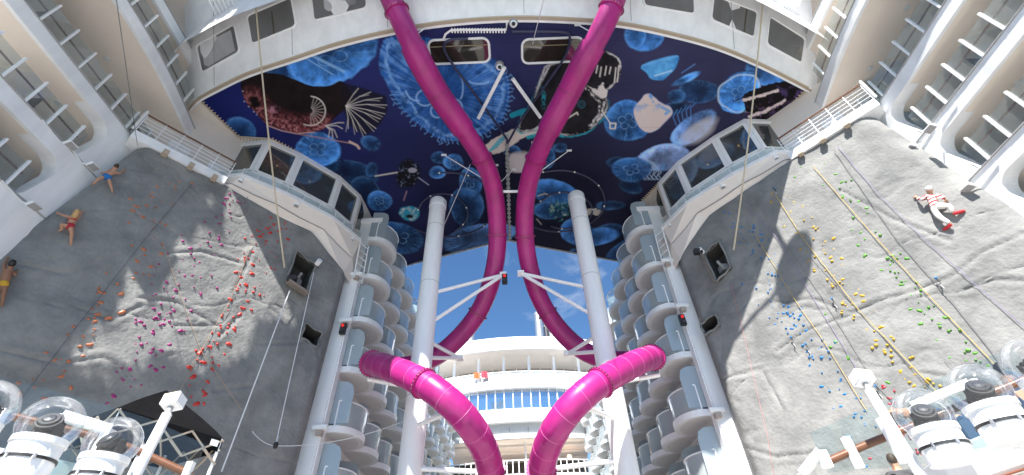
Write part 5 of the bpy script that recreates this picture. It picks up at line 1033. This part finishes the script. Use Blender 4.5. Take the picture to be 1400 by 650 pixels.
mb = MB(); mb.sheet([(x, fy(x, FYC + .3), 15.97) for x in XN], [(x, fy(x, FYC + 9), 15.97) for x in XN]); mb.build('overhang_soffit', M['soffit'], dh)
mb = MB(); [mb.box((0, FYC + 2.2 + 2.6 * k, 15.85), (7.9, .12, .11)) for k in range(3)]; mb.build('ceiling_rib', M['beige'], dh)
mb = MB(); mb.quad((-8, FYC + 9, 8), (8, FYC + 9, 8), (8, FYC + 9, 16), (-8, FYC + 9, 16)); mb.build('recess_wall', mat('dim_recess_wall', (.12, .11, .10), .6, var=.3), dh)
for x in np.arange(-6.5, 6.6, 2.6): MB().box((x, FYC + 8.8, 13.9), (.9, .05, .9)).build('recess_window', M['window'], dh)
band(MB(), XN, 11.6, 12.6, FYC + .2, 9).build('promenade_edge', M['white'], dh)
mb = MB(); [mb.box((x, fy(x, FYC + .4), 13.2), (.04, .05, .65)) for x in np.arange(-7.6, 7.7, .62)]; mb.tube([(x, fy(x, FYC + .4), 13.9) for x in XN], .06, 6); mb.build('promenade_railing', M['white_trim'], dh)
mb = MB(); mb.box((0, FYC + 6, 4.8), (8, 3, 6.8)); mb.build('lower_wall', M['cabinwall'], dh)
MB().lathe((.6, FYC + 1.6, 12.6), [(.11, 0), (.11, 3.4)], 12).build('promenade_post', M['white_trim'], dh)
for x in (-3.6, 1.7, 5.4): MB().ball((x, FYC + 3.5, 14.9), .22, 10, 7).build('globe_lamp', M['warmlamp'], dh)
for c, m, L in [((-4.6, FYC - .1, 22.75), 'orange', 'orange sunshade folded on the far upper deck railing'), ((-3.7, FYC - .1, 22.6), 'red', 'red towel hung on the far upper deck railing')]:
    mm = M['orange'] if m == 'orange' else mat('red_towel', (.5, .05, .08), .8)
    P = [np.array((c[0] + dx, fy(c[0]) - .75 + .06 * math.sin(9 * dx), 23.35)) for dx in np.linspace(-.34, .34, 9)]
    tag(MB().sheet(P, [p - (0, .05 * math.sin(20 * p[0]), .75) for p in P]).sheet([p + (0, .05, 0) for p in P], [p + (0, .45, -.5) for p in P]).sheet(P, [p + (0, .05, 0) for p in P]).build('towel', mm), L, 'towel')
for x, y, r, z1, L in [(-6.0, 55, .55, 34.6, 'pale exhaust pipe above the deckhouse roof, left of the slides'), (3.35, 55, .55, 34.3, 'tall pale exhaust pipe above the deckhouse roof, right of the slides'), (4.3, 55.2, .3, 32.6, 'thin dark exhaust pipe, middle one beside the tall pale pipe'), (5.0, 55.4, .42, 32.0, 'short pale exhaust pipe, rightmost beside the tall pale pipe')]:
    o = tag(MB().lathe((x, y, 26), [(r, 0), (r, z1 - 26), (r * .8, z1 - 26)], 20).build('exhaust_pipe', M['metal'] if r > .35 else M['steel'], smooth=True), L, 'exhaust pipe')
    MB().lathe((x, y, z1 - .5), [(r + .01, 0), (r + .06, .1), (r + .01, .2)], 20).build('collar', M['grey'], o)

# ================================================================== foreground: lamp ledges, domed lamps, railings, pole lights, tent
def dome_lamp(px, py, rpx, label, D=5.0, grp='domed moving lamps'):
    c = mid(px, py, D); r = rpx / FPX * D * .93 / float(np.linalg.norm(ray(px, py))) ** 1.05; K = r / .27; o = thing('domed_lamp', label, 'stage lamp', c - (0, 0, r * 1.6))
    ax = _n((.0, .0, 1)); n = 40
    a0 = math.radians(38)
    MB().lathe(c, [(r * math.sin(t), -r * math.cos(t)) for t in np.linspace(a0, math.pi - .001, 22)], n).build('clear_dome', M['dome'], o, smooth=True)
    br = r * .80; zt = -r * math.cos(a0) + .02; h = r * 1.25
    dr = MB().lathe(c, [(br * .6, zt + .012), (br - .01, zt + .012), (br, zt), (br, zt - h)], n).build('drum', M['white'], o, smooth=True)
    MB().lathe(c, [(br + .003, zt - h * .46), (br + .008, zt - h * .46), (br + .008, zt - h * .54), (br + .003, zt - h * .54)], n).build('strap', M['dark'], dr)
    for a in np.radians((-150, -95, -40)):
        mb = MB(); q = c + np.array((br * 1.02 * math.cos(a), br * 1.02 * math.sin(a), zt - h * .5)); mb.box(q, (.012, .008, .016)); mb.tube([q + (0, 0, .022), q + (0, -.008, -.028)], .005, 5); mb.build('buckle', M['metal'], dr)
    MB().lathe(c, [(br + .012, zt - .02), (br + .012, zt + .02)], n).build('dome_rim', M['white_trim'], dr)
    mb = MB(); mb.lathe(c, [(.12*K, zt + .01), (.12*K, zt + .05), (.05*K, zt + .06)], 20); mb.box(c + (-.1*K, 0, zt + .12*K), (.015*K, .05*K, .08*K)).box(c + (.1*K, 0, zt + .12*K), (.015*K, .05*K, .08*K))
    ax2 = _n((random.uniform(-.5, .5), -.5, .35)); cc = c + (0, 0, zt + .15*K); mb.lathe(cc - ax2 * .13 * K, [(.07*K, 0), (.10*K, .03*K), (.105*K, .12*K), (.10*K, .2*K), (.085*K, .24*K)], 18, ax2)
    for k in range(5): mb.lathe(cc - ax2 * (.1 - .045 * k) * K, [(.112*K, -.006), (.115*K, 0), (.112*K, .006)], 18, ax2)
    h_ = mb.build('lamp_head', M['dark'], o, smooth=True); MB().lathe(cc + ax2 * .108 * K, [(.0001, .012), (.045*K, .008), (.062*K, 0)], 16, ax2).build('lens', M['steel'], h_)
    return o
dome_lamp(-20, 556, 39, 'domed stage lamp cut by the left picture edge on the white ledge'); dome_lamp(70, 580, 39, 'domed stage lamp in the middle of the left white ledge'); dome_lamp(155, 605, 36, 'domed stage lamp nearest the slanting pole on the left ledge')
dome_lamp(1262, 566, 36, 'domed stage lamp nearest the slanting pole on the right ledge'); dome_lamp(1337, 534, 38, 'domed stage lamp in the middle of the right white ledge', 5.0); dome_lamp(1415, 497, 39, 'domed stage lamp cut by the right picture edge on the white ledge', 5.0)
def zoff(P, z): return np.array((P[0], P[1], z))
# ledges: white slabs carried by the terrace fronts, soffit beige below
for sg, side, px_ in ((-1, 'left', [(-90, 585), (-40, 600), (0, 611), (60, 622), (110, 634), (152, 646), (178, 668)]), (1, 'right', [(1232, 664), (1262, 638), (1282, 624), (1310, 607), (1350, 590), (1400, 570), (1470, 545)])):
    zt = 1.42 if sg < 0 else 1.40
    E = [onz(x, y, zt) for x, y in px_]; cen = E[3] + np.array((sg * 1.2, 2.5, 0)); o = thing('lamp_ledge', 'white rounded ledge carrying the domed stage lamps at the lower %s' % side, 'ledge', zoff(cen, GZ))
    back = [E[-1] + (sg * .8, 1.5, 0), E[-1] + (sg * .8, 3.2, 0), E[0] + (0, 1.6, 0)] if sg > 0 else [E[-1] + (0.1, 1.4, 0), E[0] + (-.6, 3.0, 0), E[0] + (-.8, 1.0, 0)]
    MB().prism(list(E) + back, (0, 0, -.36)).build('slab', M['white'], o, bevel=.03)
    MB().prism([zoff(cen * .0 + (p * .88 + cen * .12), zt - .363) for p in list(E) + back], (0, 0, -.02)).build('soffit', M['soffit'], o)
    mb = MB(); mb.tube([p + (0, 0, -.37) - _n(np.array((cen[0], cen[1], 0)) - np.array((p[0], p[1], 0))) * .004 for p in E], .012, 6); mb.build('edge_strip', mat('copper_strip', (.35, .13, .08), .5), o)
    mb = MB()
    for q in (E[1], E[5]): r_ = q + (np.array((cen[0], cen[1], 0)) - np.array((q[0], q[1], 0))) * .45; mb.lathe((r_[0], r_[1], GZ), [(.16, 0), (.16, zt - .37 - GZ)], 16)
    mb.build('pillar', M['white'], o)
# glass railings with brown handrails behind the ledges
def seg3(p, q, r0, r1): return mid(*p, r0), mid(*q, r1)
RG = thing('glass_railing', 'right glass railing with white stanchions and a brown handrail', 'railing', mid(1180, 620, 5.6) * np.array((1, 1, 0)) + (0, 0, 1.06))
hr = [mid(1128, 633, 5.55), mid(1190, 606, 5.75), mid(1255, 580, 5.95), mid(1330, 548, 6.1), mid(1420, 512, 6.3)]
MB().tube(hr, .035, 10).build('handrail', M['wood'], RG, smooth=True)
mb = MB(); mb.sheet([p + (0, .03, .28) for p in hr], [zoff(p + (0, .03, 0), 1.06) for p in hr]); mb.build('glass_panel', M['glass'], RG)
for x, y, D in ((1155, 598, 5.65), (1203, 572, 5.8), (1328, 520, 6.1), (1408, 482, 6.3)): p = mid(x, y, D); MB().bar(p, zoff(p, 1.06), .06).build('stanchion', M['white_trim'], RG)
for a, b_, c, D in (((1097, 648), (1122, 617), (1136, 640), 5.4), ((1248, 556), (1326, 524), (1352, 560), 6.0)):
    A_, B_ = mid(*a, D), mid(*b_, D); mb = MB(); mb.bar(A_, B_, .07); mb.bar(B_, zoff(B_, 1.06), .07); mb.bar(A_, zoff(A_, 1.06), .07); fr = mb.build('gate_frame', M['white_trim'], RG)
    MB().quad(A_ + (0, 0, -.03), B_ + (0, 0, -.03), zoff(B_, 1.1), zoff(A_, 1.1)).build('gate_glass', M['glass'], fr)
LG = thing('glass_railing', 'left glass railing with white frame and brown handrail in front of the tent', 'railing', mid(150, 640, 6.2) * np.array((1, 1, 0)) + (0, 0, 1.06))
hl = [mid(-40, 556, 6.6), mid(30, 572, 6.5), mid(110, 592, 6.3), mid(180, 613, 6.2), mid(262, 650, 6.0)]
MB().tube(hl, .035, 10).build('handrail', M['wood'], LG, smooth=True)
mb = MB(); mb.sheet([p + (0, .03, .3) for p in hl], [zoff(p + (0, .03, 0), 1.06) for p in hl]); mb.build('glass_panel', M['glass'], LG)
A_, B_ = mid(84, 568, 5.9), mid(150, 588, 5.9); mb = MB(); mb.bar(A_, B_, .08).bar(B_, zoff(B_, 1.06), .08).bar(A_, zoff(A_, 1.06), .08); fr = mb.build('gate_frame', M['white_trim'], LG); MB().quad(A_, B_, zoff(B_, 1.1), zoff(A_, 1.1)).build('gate_glass', M['glass'], fr)
for x, y, D in ((262, 632, 6.0), (200, 610, 6.2), (8, 560, 6.5)): p = mid(x, y, D); MB().bar(p, zoff(p, 1.06), .06).build('stanchion', M['white_trim'], LG)
# slanting white poles with box lamps
for sg, a, b_, D0, D1, L in ((-1, (236, 552), (183, 655), 5.4, 5.0, 'left'), (1, (1180, 520), (1262, 655), 5.5, 5.0, 'right')):
    A_, B_ = mid(*a, D0), mid(*b_, D1); d = _n(A_ - B_); o = thing('pole_lamp', '%s slanting white pole with a white box lamp on its head' % L, 'lamp', B_ - d * .6)
    MB().tube([B_ - d * .55, A_ - d * .12], .04, 14).build('pole', M['white_trim'], o, smooth=True); u = _n(np.cross(d, (0, 1, 0))); v = np.cross(u, d)
    MB().box(A_ + d * .02, (.075, .07, .06), (u, v, d)).build('lamp_box', M['white'], o, bevel=.01); MB().box(A_ + d * .02 + v * .072 * (-1 if v[1] > 0 else 1), (.06, .004, .045), (u, v, d)).build('lens', mat('cream_diffuser', (.62, .52, .4), .4), o)
    MB().tube([A_ - d * .12, A_ - d * .03], .025, 10).build('swivel', M['grey'], o); MB().box(B_ - d * .5, (.09, .09, .05), (u, v, d)).build('foot', M['white_trim'], o)
# black pop-up tent on the left terrace
TD = 10.4
tent = thing('popup_tent', 'black pop-up tent with open sides at the foot of the left climbing wall', 'tent', zoff(mid(230, 600, TD), 1.06))
fl_, fr_ = mid(163, 558, TD - .2), mid(306, 600, TD - .6); zE = (fl_[2] + fr_[2]) / 2; fl_ = onz(163, 558, zE); fr_ = onz(306, 601, zE); ex = fr_ - fl_; ex[2] = 0; ey = np.array((-ex[1], ex[0], 0.)); ey = ey / np.linalg.norm(ey) * np.linalg.norm(ex) * .95
bl, br_ = fl_ + ey, fr_ + ey; pk = (fl_ + br_) / 2 + (0, 0, .8)
mb = MB()
def roofpt(u, v): 
    e = fl_ + ex * u + ey * v; h = min(u, 1 - u, v, 1 - v) * 2; return e + np.array((0, 0, .8 * (h ** .85) * 1.0 - .05 * math.sin(6.28 * u) ** 2 * (1 - h)))
RN = [fl_, fr_, br_, bl]; rows = []
for t in np.linspace(0, 1, 9):
    R_ = []
    for a, b_ in zip(RN, RN[1:] + RN[:1]):
        for q in np.linspace(0, 1, 9)[:-1]: p = a + (b_ - a) * q; p = p * (1 - t) + pk * t; p[2] = zE + .8 * t ** .9 - .10 * math.sin(math.pi * q) * (1 - t) * t * 2 - .03 * math.sin(math.pi * q) * (1 - t); R_.append(p)
    rows.append(R_)
nR = len(rows[0]); mb.add([p for r in rows for p in r], [(i * nR + k, i * nR + (k + 1) % nR, (i + 1) * nR + (k + 1) % nR, (i + 1) * nR + k) for i in range(8) for k in range(nR)])
mb.build('roof', M['black'], tent, smooth=True)
C4 = [fl_, fr_, br_, bl]; mb = MB(); mb.sheet(C4 + [fl_], [p + (0, 0, -.22) for p in C4 + [fl_]]); mb.build('valance', M['black'], tent)
for p in C4: q = p + ((fl_ + br_) / 2 - p) * .03; MB().tube([zoff(q, 1.06), q], .028, 8).build('leg', M['white_trim'], tent)
alu = mat('aluminium_truss', (.42, .36, .3), .45, metal=.4); mb = MB()
for a, b_ in zip(C4, C4[1:] + C4[:1]):
    for k in range(3):
        p0, p1 = a + (b_ - a) * k / 3, a + (b_ - a) * (k + 1) / 3; mb.bar(p0 + (0, 0, -.02), p1 + (0, 0, -.42), .03).bar(p0 + (0, 0, -.42), p1 + (0, 0, -.02), .03)
for p in C4: mb.bar(p + (0, 0, -.2), pk + (0, 0, -.25), .03)
mb.build('truss', alu, tent); mb = MB(); mb.box(fr_ - ex / np.linalg.norm(ex) * .15 - ey / np.linalg.norm(ey) * .012 + (0, 0, -.1), (.07, .004, .05), (_n(ex), _n(ey), (0, 0, 1))); lg = mb.build('corner_label', M['white_trim'], tent)

# ================================================================== people
def skin_mesh(V, Eg, Rr, root=0, sub=1):
    me = bpy.data.meshes.new('tmp'); me.from_pydata([tuple(map(float, v)) for v in V], Eg, []); ob = bpy.data.objects.new('tmp', me); COL.objects.link(ob)
    ob.modifiers.new('s', 'SKIN'); 
    for i, d in enumerate(me.skin_vertices[0].data):
        r = Rr[i]; d.radius = (r, r) if np.isscalar(r) else r; d.use_root = (i == root)
    m = ob.modifiers.new('ss', 'SUBSURF'); m.levels = m.render_levels = sub
    dg = bpy.context.evaluated_depsgraph_get(); ev = ob.evaluated_get(dg); nm = bpy.data.meshes.new_from_object(ev)
    vs = np.array([v.co[:] for v in nm.vertices]); fs = [tuple(p.vertices) for p in nm.polygons]
    bpy.data.objects.remove(ob); bpy.data.meshes.remove(me); bpy.data.meshes.remove(nm); return vs, fs
def person(label, J, mats, face, shorts=None, top=None, sc=1.0, group=None, hair=True, shoes=None, legs=None, headwear=None, loose=None):
    """J: joint name -> 3D point. One continuous skinned body; clothing and hair are shells around it."""
    J = {k: np.array(v, float) for k, v in J.items()}
    pel = (J['hipL'] + J['hipR']) / 2; sh = (J['shL'] + J['shR']) / 2; spine = (pel + sh) / 2; chest = sh * .75 + pel * .25; neck = J['neck']; head = J['head']
    names = ['pel', 'spine', 'chest', 'neck', 'head0', 'head1']; hd = _n(head - neck)
    V = [pel, spine, chest, neck, head - hd * .02, head + hd * .12]; R = [(.150, .11), (.135, .10), (.165, .115), .058, .09, .082]; E = [(0, 1), (1, 2), (2, 3), (3, 4), (4, 5)]; ix = {}
    for s_ in 'LR':
        b = len(V); V += [J['sh' + s_], J['el' + s_], (J['el' + s_] + J['ha' + s_]) / 2 + 0, J['ha' + s_]]; R += [.062, .046, .043, .03]; E += [(2, b), (b, b + 1), (b + 1, b + 2), (b + 2, b + 3)]; ix['arm' + s_] = b
        b = len(V); V += [J['hip' + s_], J['kn' + s_], J['kn' + s_] * .6 + J['an' + s_] * .4, J['an' + s_], J['to' + s_]]; R += [.098, .062, .06, .04, .032]; E += [(0, b), (b, b + 1), (b + 1, b + 2), (b + 2, b + 3), (b + 3, b + 4)]; ix['leg' + s_] = b
    R = [tuple(np.array(r) * sc) if not np.isscalar(r) else r * sc for r in R]
    vs, fs = skin_mesh(V, E, R); mb = MB(); mb.add(vs, fs)
    up = hd; fc = _n(np.array(face, float) - up * np.dot(face, up)); lat = np.cross(up, fc)
    hc = head + hd * .05
    mb.ball(hc, (.078 * sc, .098 * sc, .118 * sc), 16, 12, (lat, fc, up)); mb.ball(hc + fc * .098 * sc - up * .01, (.014, .02, .022), 8, 6, (lat, fc, up))
    for q in (-1, 1): mb.ball(hc + lat * q * .08 * sc - up * .005, (.012, .02, .03), 8, 6, (lat, fc, up)); mb.ball(hc + lat * q * .03 * sc + fc * .088 * sc + up * .012, .012, 8, 6)
    mb.ball(hc + fc * .088 * sc - up * .055 * sc, (.024, .008, .008), 8, 5, (lat, fc, up))
    for s_ in 'LR':   # hand: palm, four unequal curled fingers and a thumb
        h, e = J['ha' + s_], J['el' + s_]; d = _n(h - e); k = _n(np.cross(d, fc) if np.linalg.norm(np.cross(d, fc)) > .1 else np.cross(d, up)); nn = np.cross(k, d); nn = nn if np.dot(nn, face) > 0 else -nn
        mb.ball(h + d * .05, (.042, .05, .016), 10, 7, (k, d, nn))
        for j, l in enumerate((.062, .074, .07, .054)):
            b = h + d * .085 + k * (.03 - .02 * j); mb.tube([b - d * .02, b + d * l * .5 + nn * .008, b + d * l * .8 + nn * .03, b + d * l * .85 + nn * .05], [.010, .0095, .008, .006], 6)
        b = h + d * .035 + k * .035 * (1 if s_ == 'L' else -1); mb.tube([b, b + d * .03 + k * .03 * (1 if s_ == 'L' else -1), b + d * .06 + k * .03 * (1 if s_ == 'L' else -1) + nn * .02], [.013, .011, .008], 6)
    o = mb.build('person', mats['skin'], smooth=True); tag(o, label, 'person', group)
    if hair:
        mb = MB(); hv = [];
        mb.ball(hc - fc * .022 * sc + up * .018, (.092 * sc, .10 * sc, .118 * sc), 16, 10, (lat, fc, up))
        if hair == 'long': mb.ball(hc - fc * .07 - up * .09, (.085, .05, .16), 12, 9, (lat, fc, up))
        mb.build('hair', mats['hair'], o, smooth=True)
    def shell(nm, verts, edges, radii, m, root=0): a, b = skin_mesh(verts, edges, radii, root); MB().add(a, b).build(nm, m, o, smooth=True)
    hL, kL, hR, kR = J['hipL'], J['knL'], J['hipR'], J['knR']
    if shorts:
        q = shorts[1]; w_ = _n(sh - pel); shell('shorts', [pel + w_ * .10, pel, hL, hL + (kL - hL) * q, hR, hR + (kR - hR) * q], [(0, 1), (1, 2), (2, 3), (1, 4), (4, 5)], [(.165, .13), (.185, .145), .128, .11 if q > .3 else .11, .128, .11 if q > .3 else .11], shorts[0])
    if legs:
        V2 = [pel + _n(sh - pel) * .1, pel]; E2 = [(0, 1)]; R2 = [(.175, .14), (.188, .148)]
        for s_ in 'LR': b = len(V2); V2 += [J['hip' + s_], J['kn' + s_], J['an' + s_] * .92 + J['kn' + s_] * .08]; R2 += [.128, .092, .07]; E2 += [(1, b), (b, b + 1), (b + 1, b + 2)]
        shell('trousers', V2, E2, R2, legs)
    if top:
        V2 = [spine, chest, chest * .35 + neck * .65, pel - (sh - pel) * .06]; E2 = [(0, 1), (1, 2), (0, 3)]; R2 = [(.172, .135), (.20, .15), .09, (.18, .145)]
        q = top[1]
        if q > 0:
            for s_ in 'LR': b = len(V2); V2 += [J['sh' + s_], J['sh' + s_] + (J['el' + s_] - J['sh' + s_]) * min(1, q)]; R2 += [.09, .07]; E2 += [(1, b), (b, b + 1)]
            if q > 1:
                for s_ in 'LR': b = len(V2); V2 += [J['el' + s_] + (J['ha' + s_] - J['el' + s_]) * (q - 1)]; R2 += [.056]; E2 += [(5 if s_ == 'L' else 7, b)]
        else: V2 = [chest - (sh - pel) * .06, chest + (sh - pel) * .06]; E2 = [(0, 1)]; R2 = [(.185, .138), (.185, .138)]
        shell('top', V2, E2, R2, top[0])
    if shoes:
        for s_ in 'LR': a, t_ = J['an' + s_], J['to' + s_]; MB().tube([a, a * .7 + t_ * .3, t_, t_ + _n(t_ - a) * .06], [.055, .06, .05, .02], 10).build('shoe', shoes, o, smooth=True)
    if headwear:
        mb = MB(); mb.ball(hc + up * .05, (.1, .12, .095), 14, 8, (lat, fc, up)); mb.ball(hc + up * .06 + fc * .1, (.075, .09, .015), 12, 6, (lat, fc, up)); mb.build('cap', headwear, o, smooth=True)
    return o
def climber(label, sg, jp, out, **kw):
    n, a = wframe(sg); J = {}
    for k, v in jp.items():
        o_ = {'head': .34, 'neck': .28, 'shL': .24, 'shR': .24, 'hipL': .22, 'hipR': .22, 'elL': .24, 'elR': .24, 'haL': .10, 'haR': .10, 'knL': .24, 'knR': .24, 'anL': .14, 'anR': .14, 'toL': .05, 'toR': .05}[k]
        J[k] = surf(v[0], v[1], sg, o_)
    return person(label, J, face=-n * .6 + np.array((0, 0, .5)), **kw)
def C1(x, y): return (x / 4.06, 150 + y / 4.06)
def C2(x, y): return (x / 2, y / 2)
cm = lambda n_, c: mat(n_, c, .75, var=.15, scale=12)
climber('boy in blue shorts climbing the shaded left wall, arm stretched right', -1, dict(head=C1(640, 322), neck=C1(628, 337), shL=C1(606, 338), shR=C1(640, 350), elL=C1(585, 352), haL=C1(570, 352), elR=C1(664, 356), haR=C1(684, 338), hipL=C1(585, 370), hipR=C1(602, 376), knL=C1(548, 385), anL=C1(520, 410), toL=C1(508, 418), knR=C1(611, 412), anR=C1(622, 444), toR=C1(624, 462)), .2, mats=dict(skin=M['skin'], hair=M['hair_brown']), shorts=(cm('blue_trunks', (.01, .14, .42)), .45), sc=.8)
climber('climber in red bikini with blond hair spread on the shaded left wall', -1, dict(head=C2(208, 585), neck=C2(203, 594), shL=C2(192, 594), shR=C2(208, 600), elL=C2(174, 590), haL=C2(160, 584), elR=C2(218, 592), haR=C2(224, 581), hipL=C2(184, 620), hipR=C2(194, 622), knL=C2(166, 613), anL=C2(170, 628), toL=C2(158, 632), knR=C2(196, 640), anR=C2(194, 662), toR=C2(194, 672)), .2, mats=dict(skin=M['skin'], hair=M['hair_blond']), shorts=(cm('red_bikini', (.40, .02, .04)), .12), top=(cm('red_bikini_top', (.40, .02, .04)), 0), hair='long', sc=.85)
def C5(x, y): return (x / 2, 325 + y / 2)
climber('climber in yellow shorts with dark hair at the left picture edge', -1, dict(head=C5(31, 76), neck=C5(26, 86), shL=C5(12, 88), shR=C5(34, 94), elL=C5(12, 74), haL=C5(20, 58), elR=C5(43, 104), haR=C5(43, 94), hipL=C5(4, 124), hipR=C5(15, 126), knL=C5(-8, 150), anL=C5(-14, 180), toL=C5(-20, 188), knR=C5(10, 152), anR=C5(6, 180), toR=C5(5, 190)), .2, mats=dict(skin=M['skin_dark'], hair=M['hair_black']), shorts=(cm('yellow_shorts', (.52, .30, .02)), .45), sc=.95)
def C6(x, y): return (1220 + x / 3.61, 150 + y / 3.61)
stripe = bpy.data.materials.new('red_white_stripe'); stripe.use_nodes = True; ns = stripe.node_tree; wv = ns.nodes.new('ShaderNodeTexWave'); wv.bands_direction = 'Z'; wv.inputs['Scale'].default_value = 2.5
tcs = ns.nodes.new('ShaderNodeTexCoord'); crs = ns.nodes.new('ShaderNodeValToRGB'); crs.color_ramp.interpolation = 'CONSTANT'; crs.color_ramp.elements[0].color = (.75, .72, .7, 1); crs.color_ramp.elements[1].position = .5; crs.color_ramp.elements[1].color = (.55, .05, .05, 1)
ns.links.new(tcs.outputs['Object'], wv.inputs['Vector']); ns.links.new(wv.outputs['Fac'], crs.inputs[0]); ns.links.new(crs.outputs[0], ns.nodes['Principled BSDF'].inputs['Base Color'])
wp = cm('white_trousers', (.72, .70, .66))
climber('climber in striped red top, white trousers and red shoes on the sunlit right wall', 1, dict(head=C6(184, 405), neck=C6(188, 420), shL=C6(165, 430), shR=C6(222, 432), elL=C6(140, 446), haL=C6(118, 432), elR=C6(250, 432), haR=C6(262, 446), hipL=C6(196, 484), hipR=C6(222, 478), knL=C6(228, 528), anL=C6(290, 566), toL=C6(258, 590), knR=C6(286, 474), anR=C6(300, 514), toR=C6(348, 502)), .2, mats=dict(skin=M['skin'], hair=M['hair_brown']), top=(stripe, 1.7), legs=wp, shoes=cm('red_shoe', (.5, .02, .03)), headwear=cm('white_cap', (.75, .73, .7)), hair=False, sc=1.0)
# people on the right terrace
def stander(label, px, py, D, facing, **kw):
    z = 1.06; p = onz(px, py, z + D); b = np.array((p[0], p[1], z)); f = _n((facing[0], facing[1], 0)); s_ = np.array((-f[1], f[0], 0))
    J = dict(head=b + (0, 0, 1.60), neck=b + (0, 0, 1.47), shL=b + s_ * .2 + (0, 0, 1.4), shR=b - s_ * .2 + (0, 0, 1.4), elL=b + s_ * .32 + (0, 0, 1.12) - f * .05, elR=b - s_ * .32 + (0, 0, 1.12) - f * .05, haL=b + s_ * .26 + f * .12 + (0, 0, .92), haR=b - s_ * .14 - f * .14 + (0, 0, 1.0),
             hipL=b + s_ * .1 + (0, 0, .93), hipR=b - s_ * .1 + (0, 0, .93), knL=b + s_ * .11 + f * .03 + (0, 0, .5), knR=b - s_ * .11 + f * .02 + (0, 0, .5), anL=b + s_ * .12 + (0, 0, .08), anR=b - s_ * .12 + (0, 0, .08), toL=b + s_ * .13 + f * .16 + (0, 0, .03), toR=b - s_ * .13 + f * .16 + (0, 0, .03))
    if kw.pop('bend', 0):
        for k_, d_, z_ in (('head', .62, 1.18), ('neck', .50, 1.2), ('shL', .42, 1.2), ('shR', .42, 1.2), ('elL', .5, .92), ('elR', .28, .98), ('haL', .55, .72), ('haR', .06, .95)):
            o_ = {'L': .2, 'R': -.2}.get(k_[-1], 0) if k_[:2] in ('sh', 'el', 'ha') else 0; J[k_] = b + f * d_ + s_ * o_ * (1.3 if k_[:2] == 'el' else 1) + np.array((0, 0, z_))
    return person(label, J, face=f, **kw)
nav = cm('navy_polo', (.03, .06, .13)); nav2 = cm('navy_trousers', (.025, .05, .11))
stander('staff person in navy shirt and trousers bending down behind the right domed lamps', 1312, 574, 1.0, (-.9, .35), bend=1, mats=dict(skin=M['skin'], hair=M['hair_brown']), top=(nav, .9), legs=nav2, shoes=M['dark'])
stander('person in navy clothes partly cut by the right picture edge', 1396, 540, 1.3, (.2, 1), mats=dict(skin=M['skin'], hair=M['hair_black']), top=(cm('navy_shirt', (.03, .05, .10)), .9), legs=nav2, shoes=M['dark'])
stander('person in dark grey top seen through the right glass railing', 1222, 634, 1.58, (.4, .9), mats=dict(skin=M['skin'], hair=M['hair_brown']), top=(cm('charcoal_shirt', (.06, .06, .065)), .9), legs=cm('charcoal_trousers', (.04, .04, .045)), shoes=M['dark'])
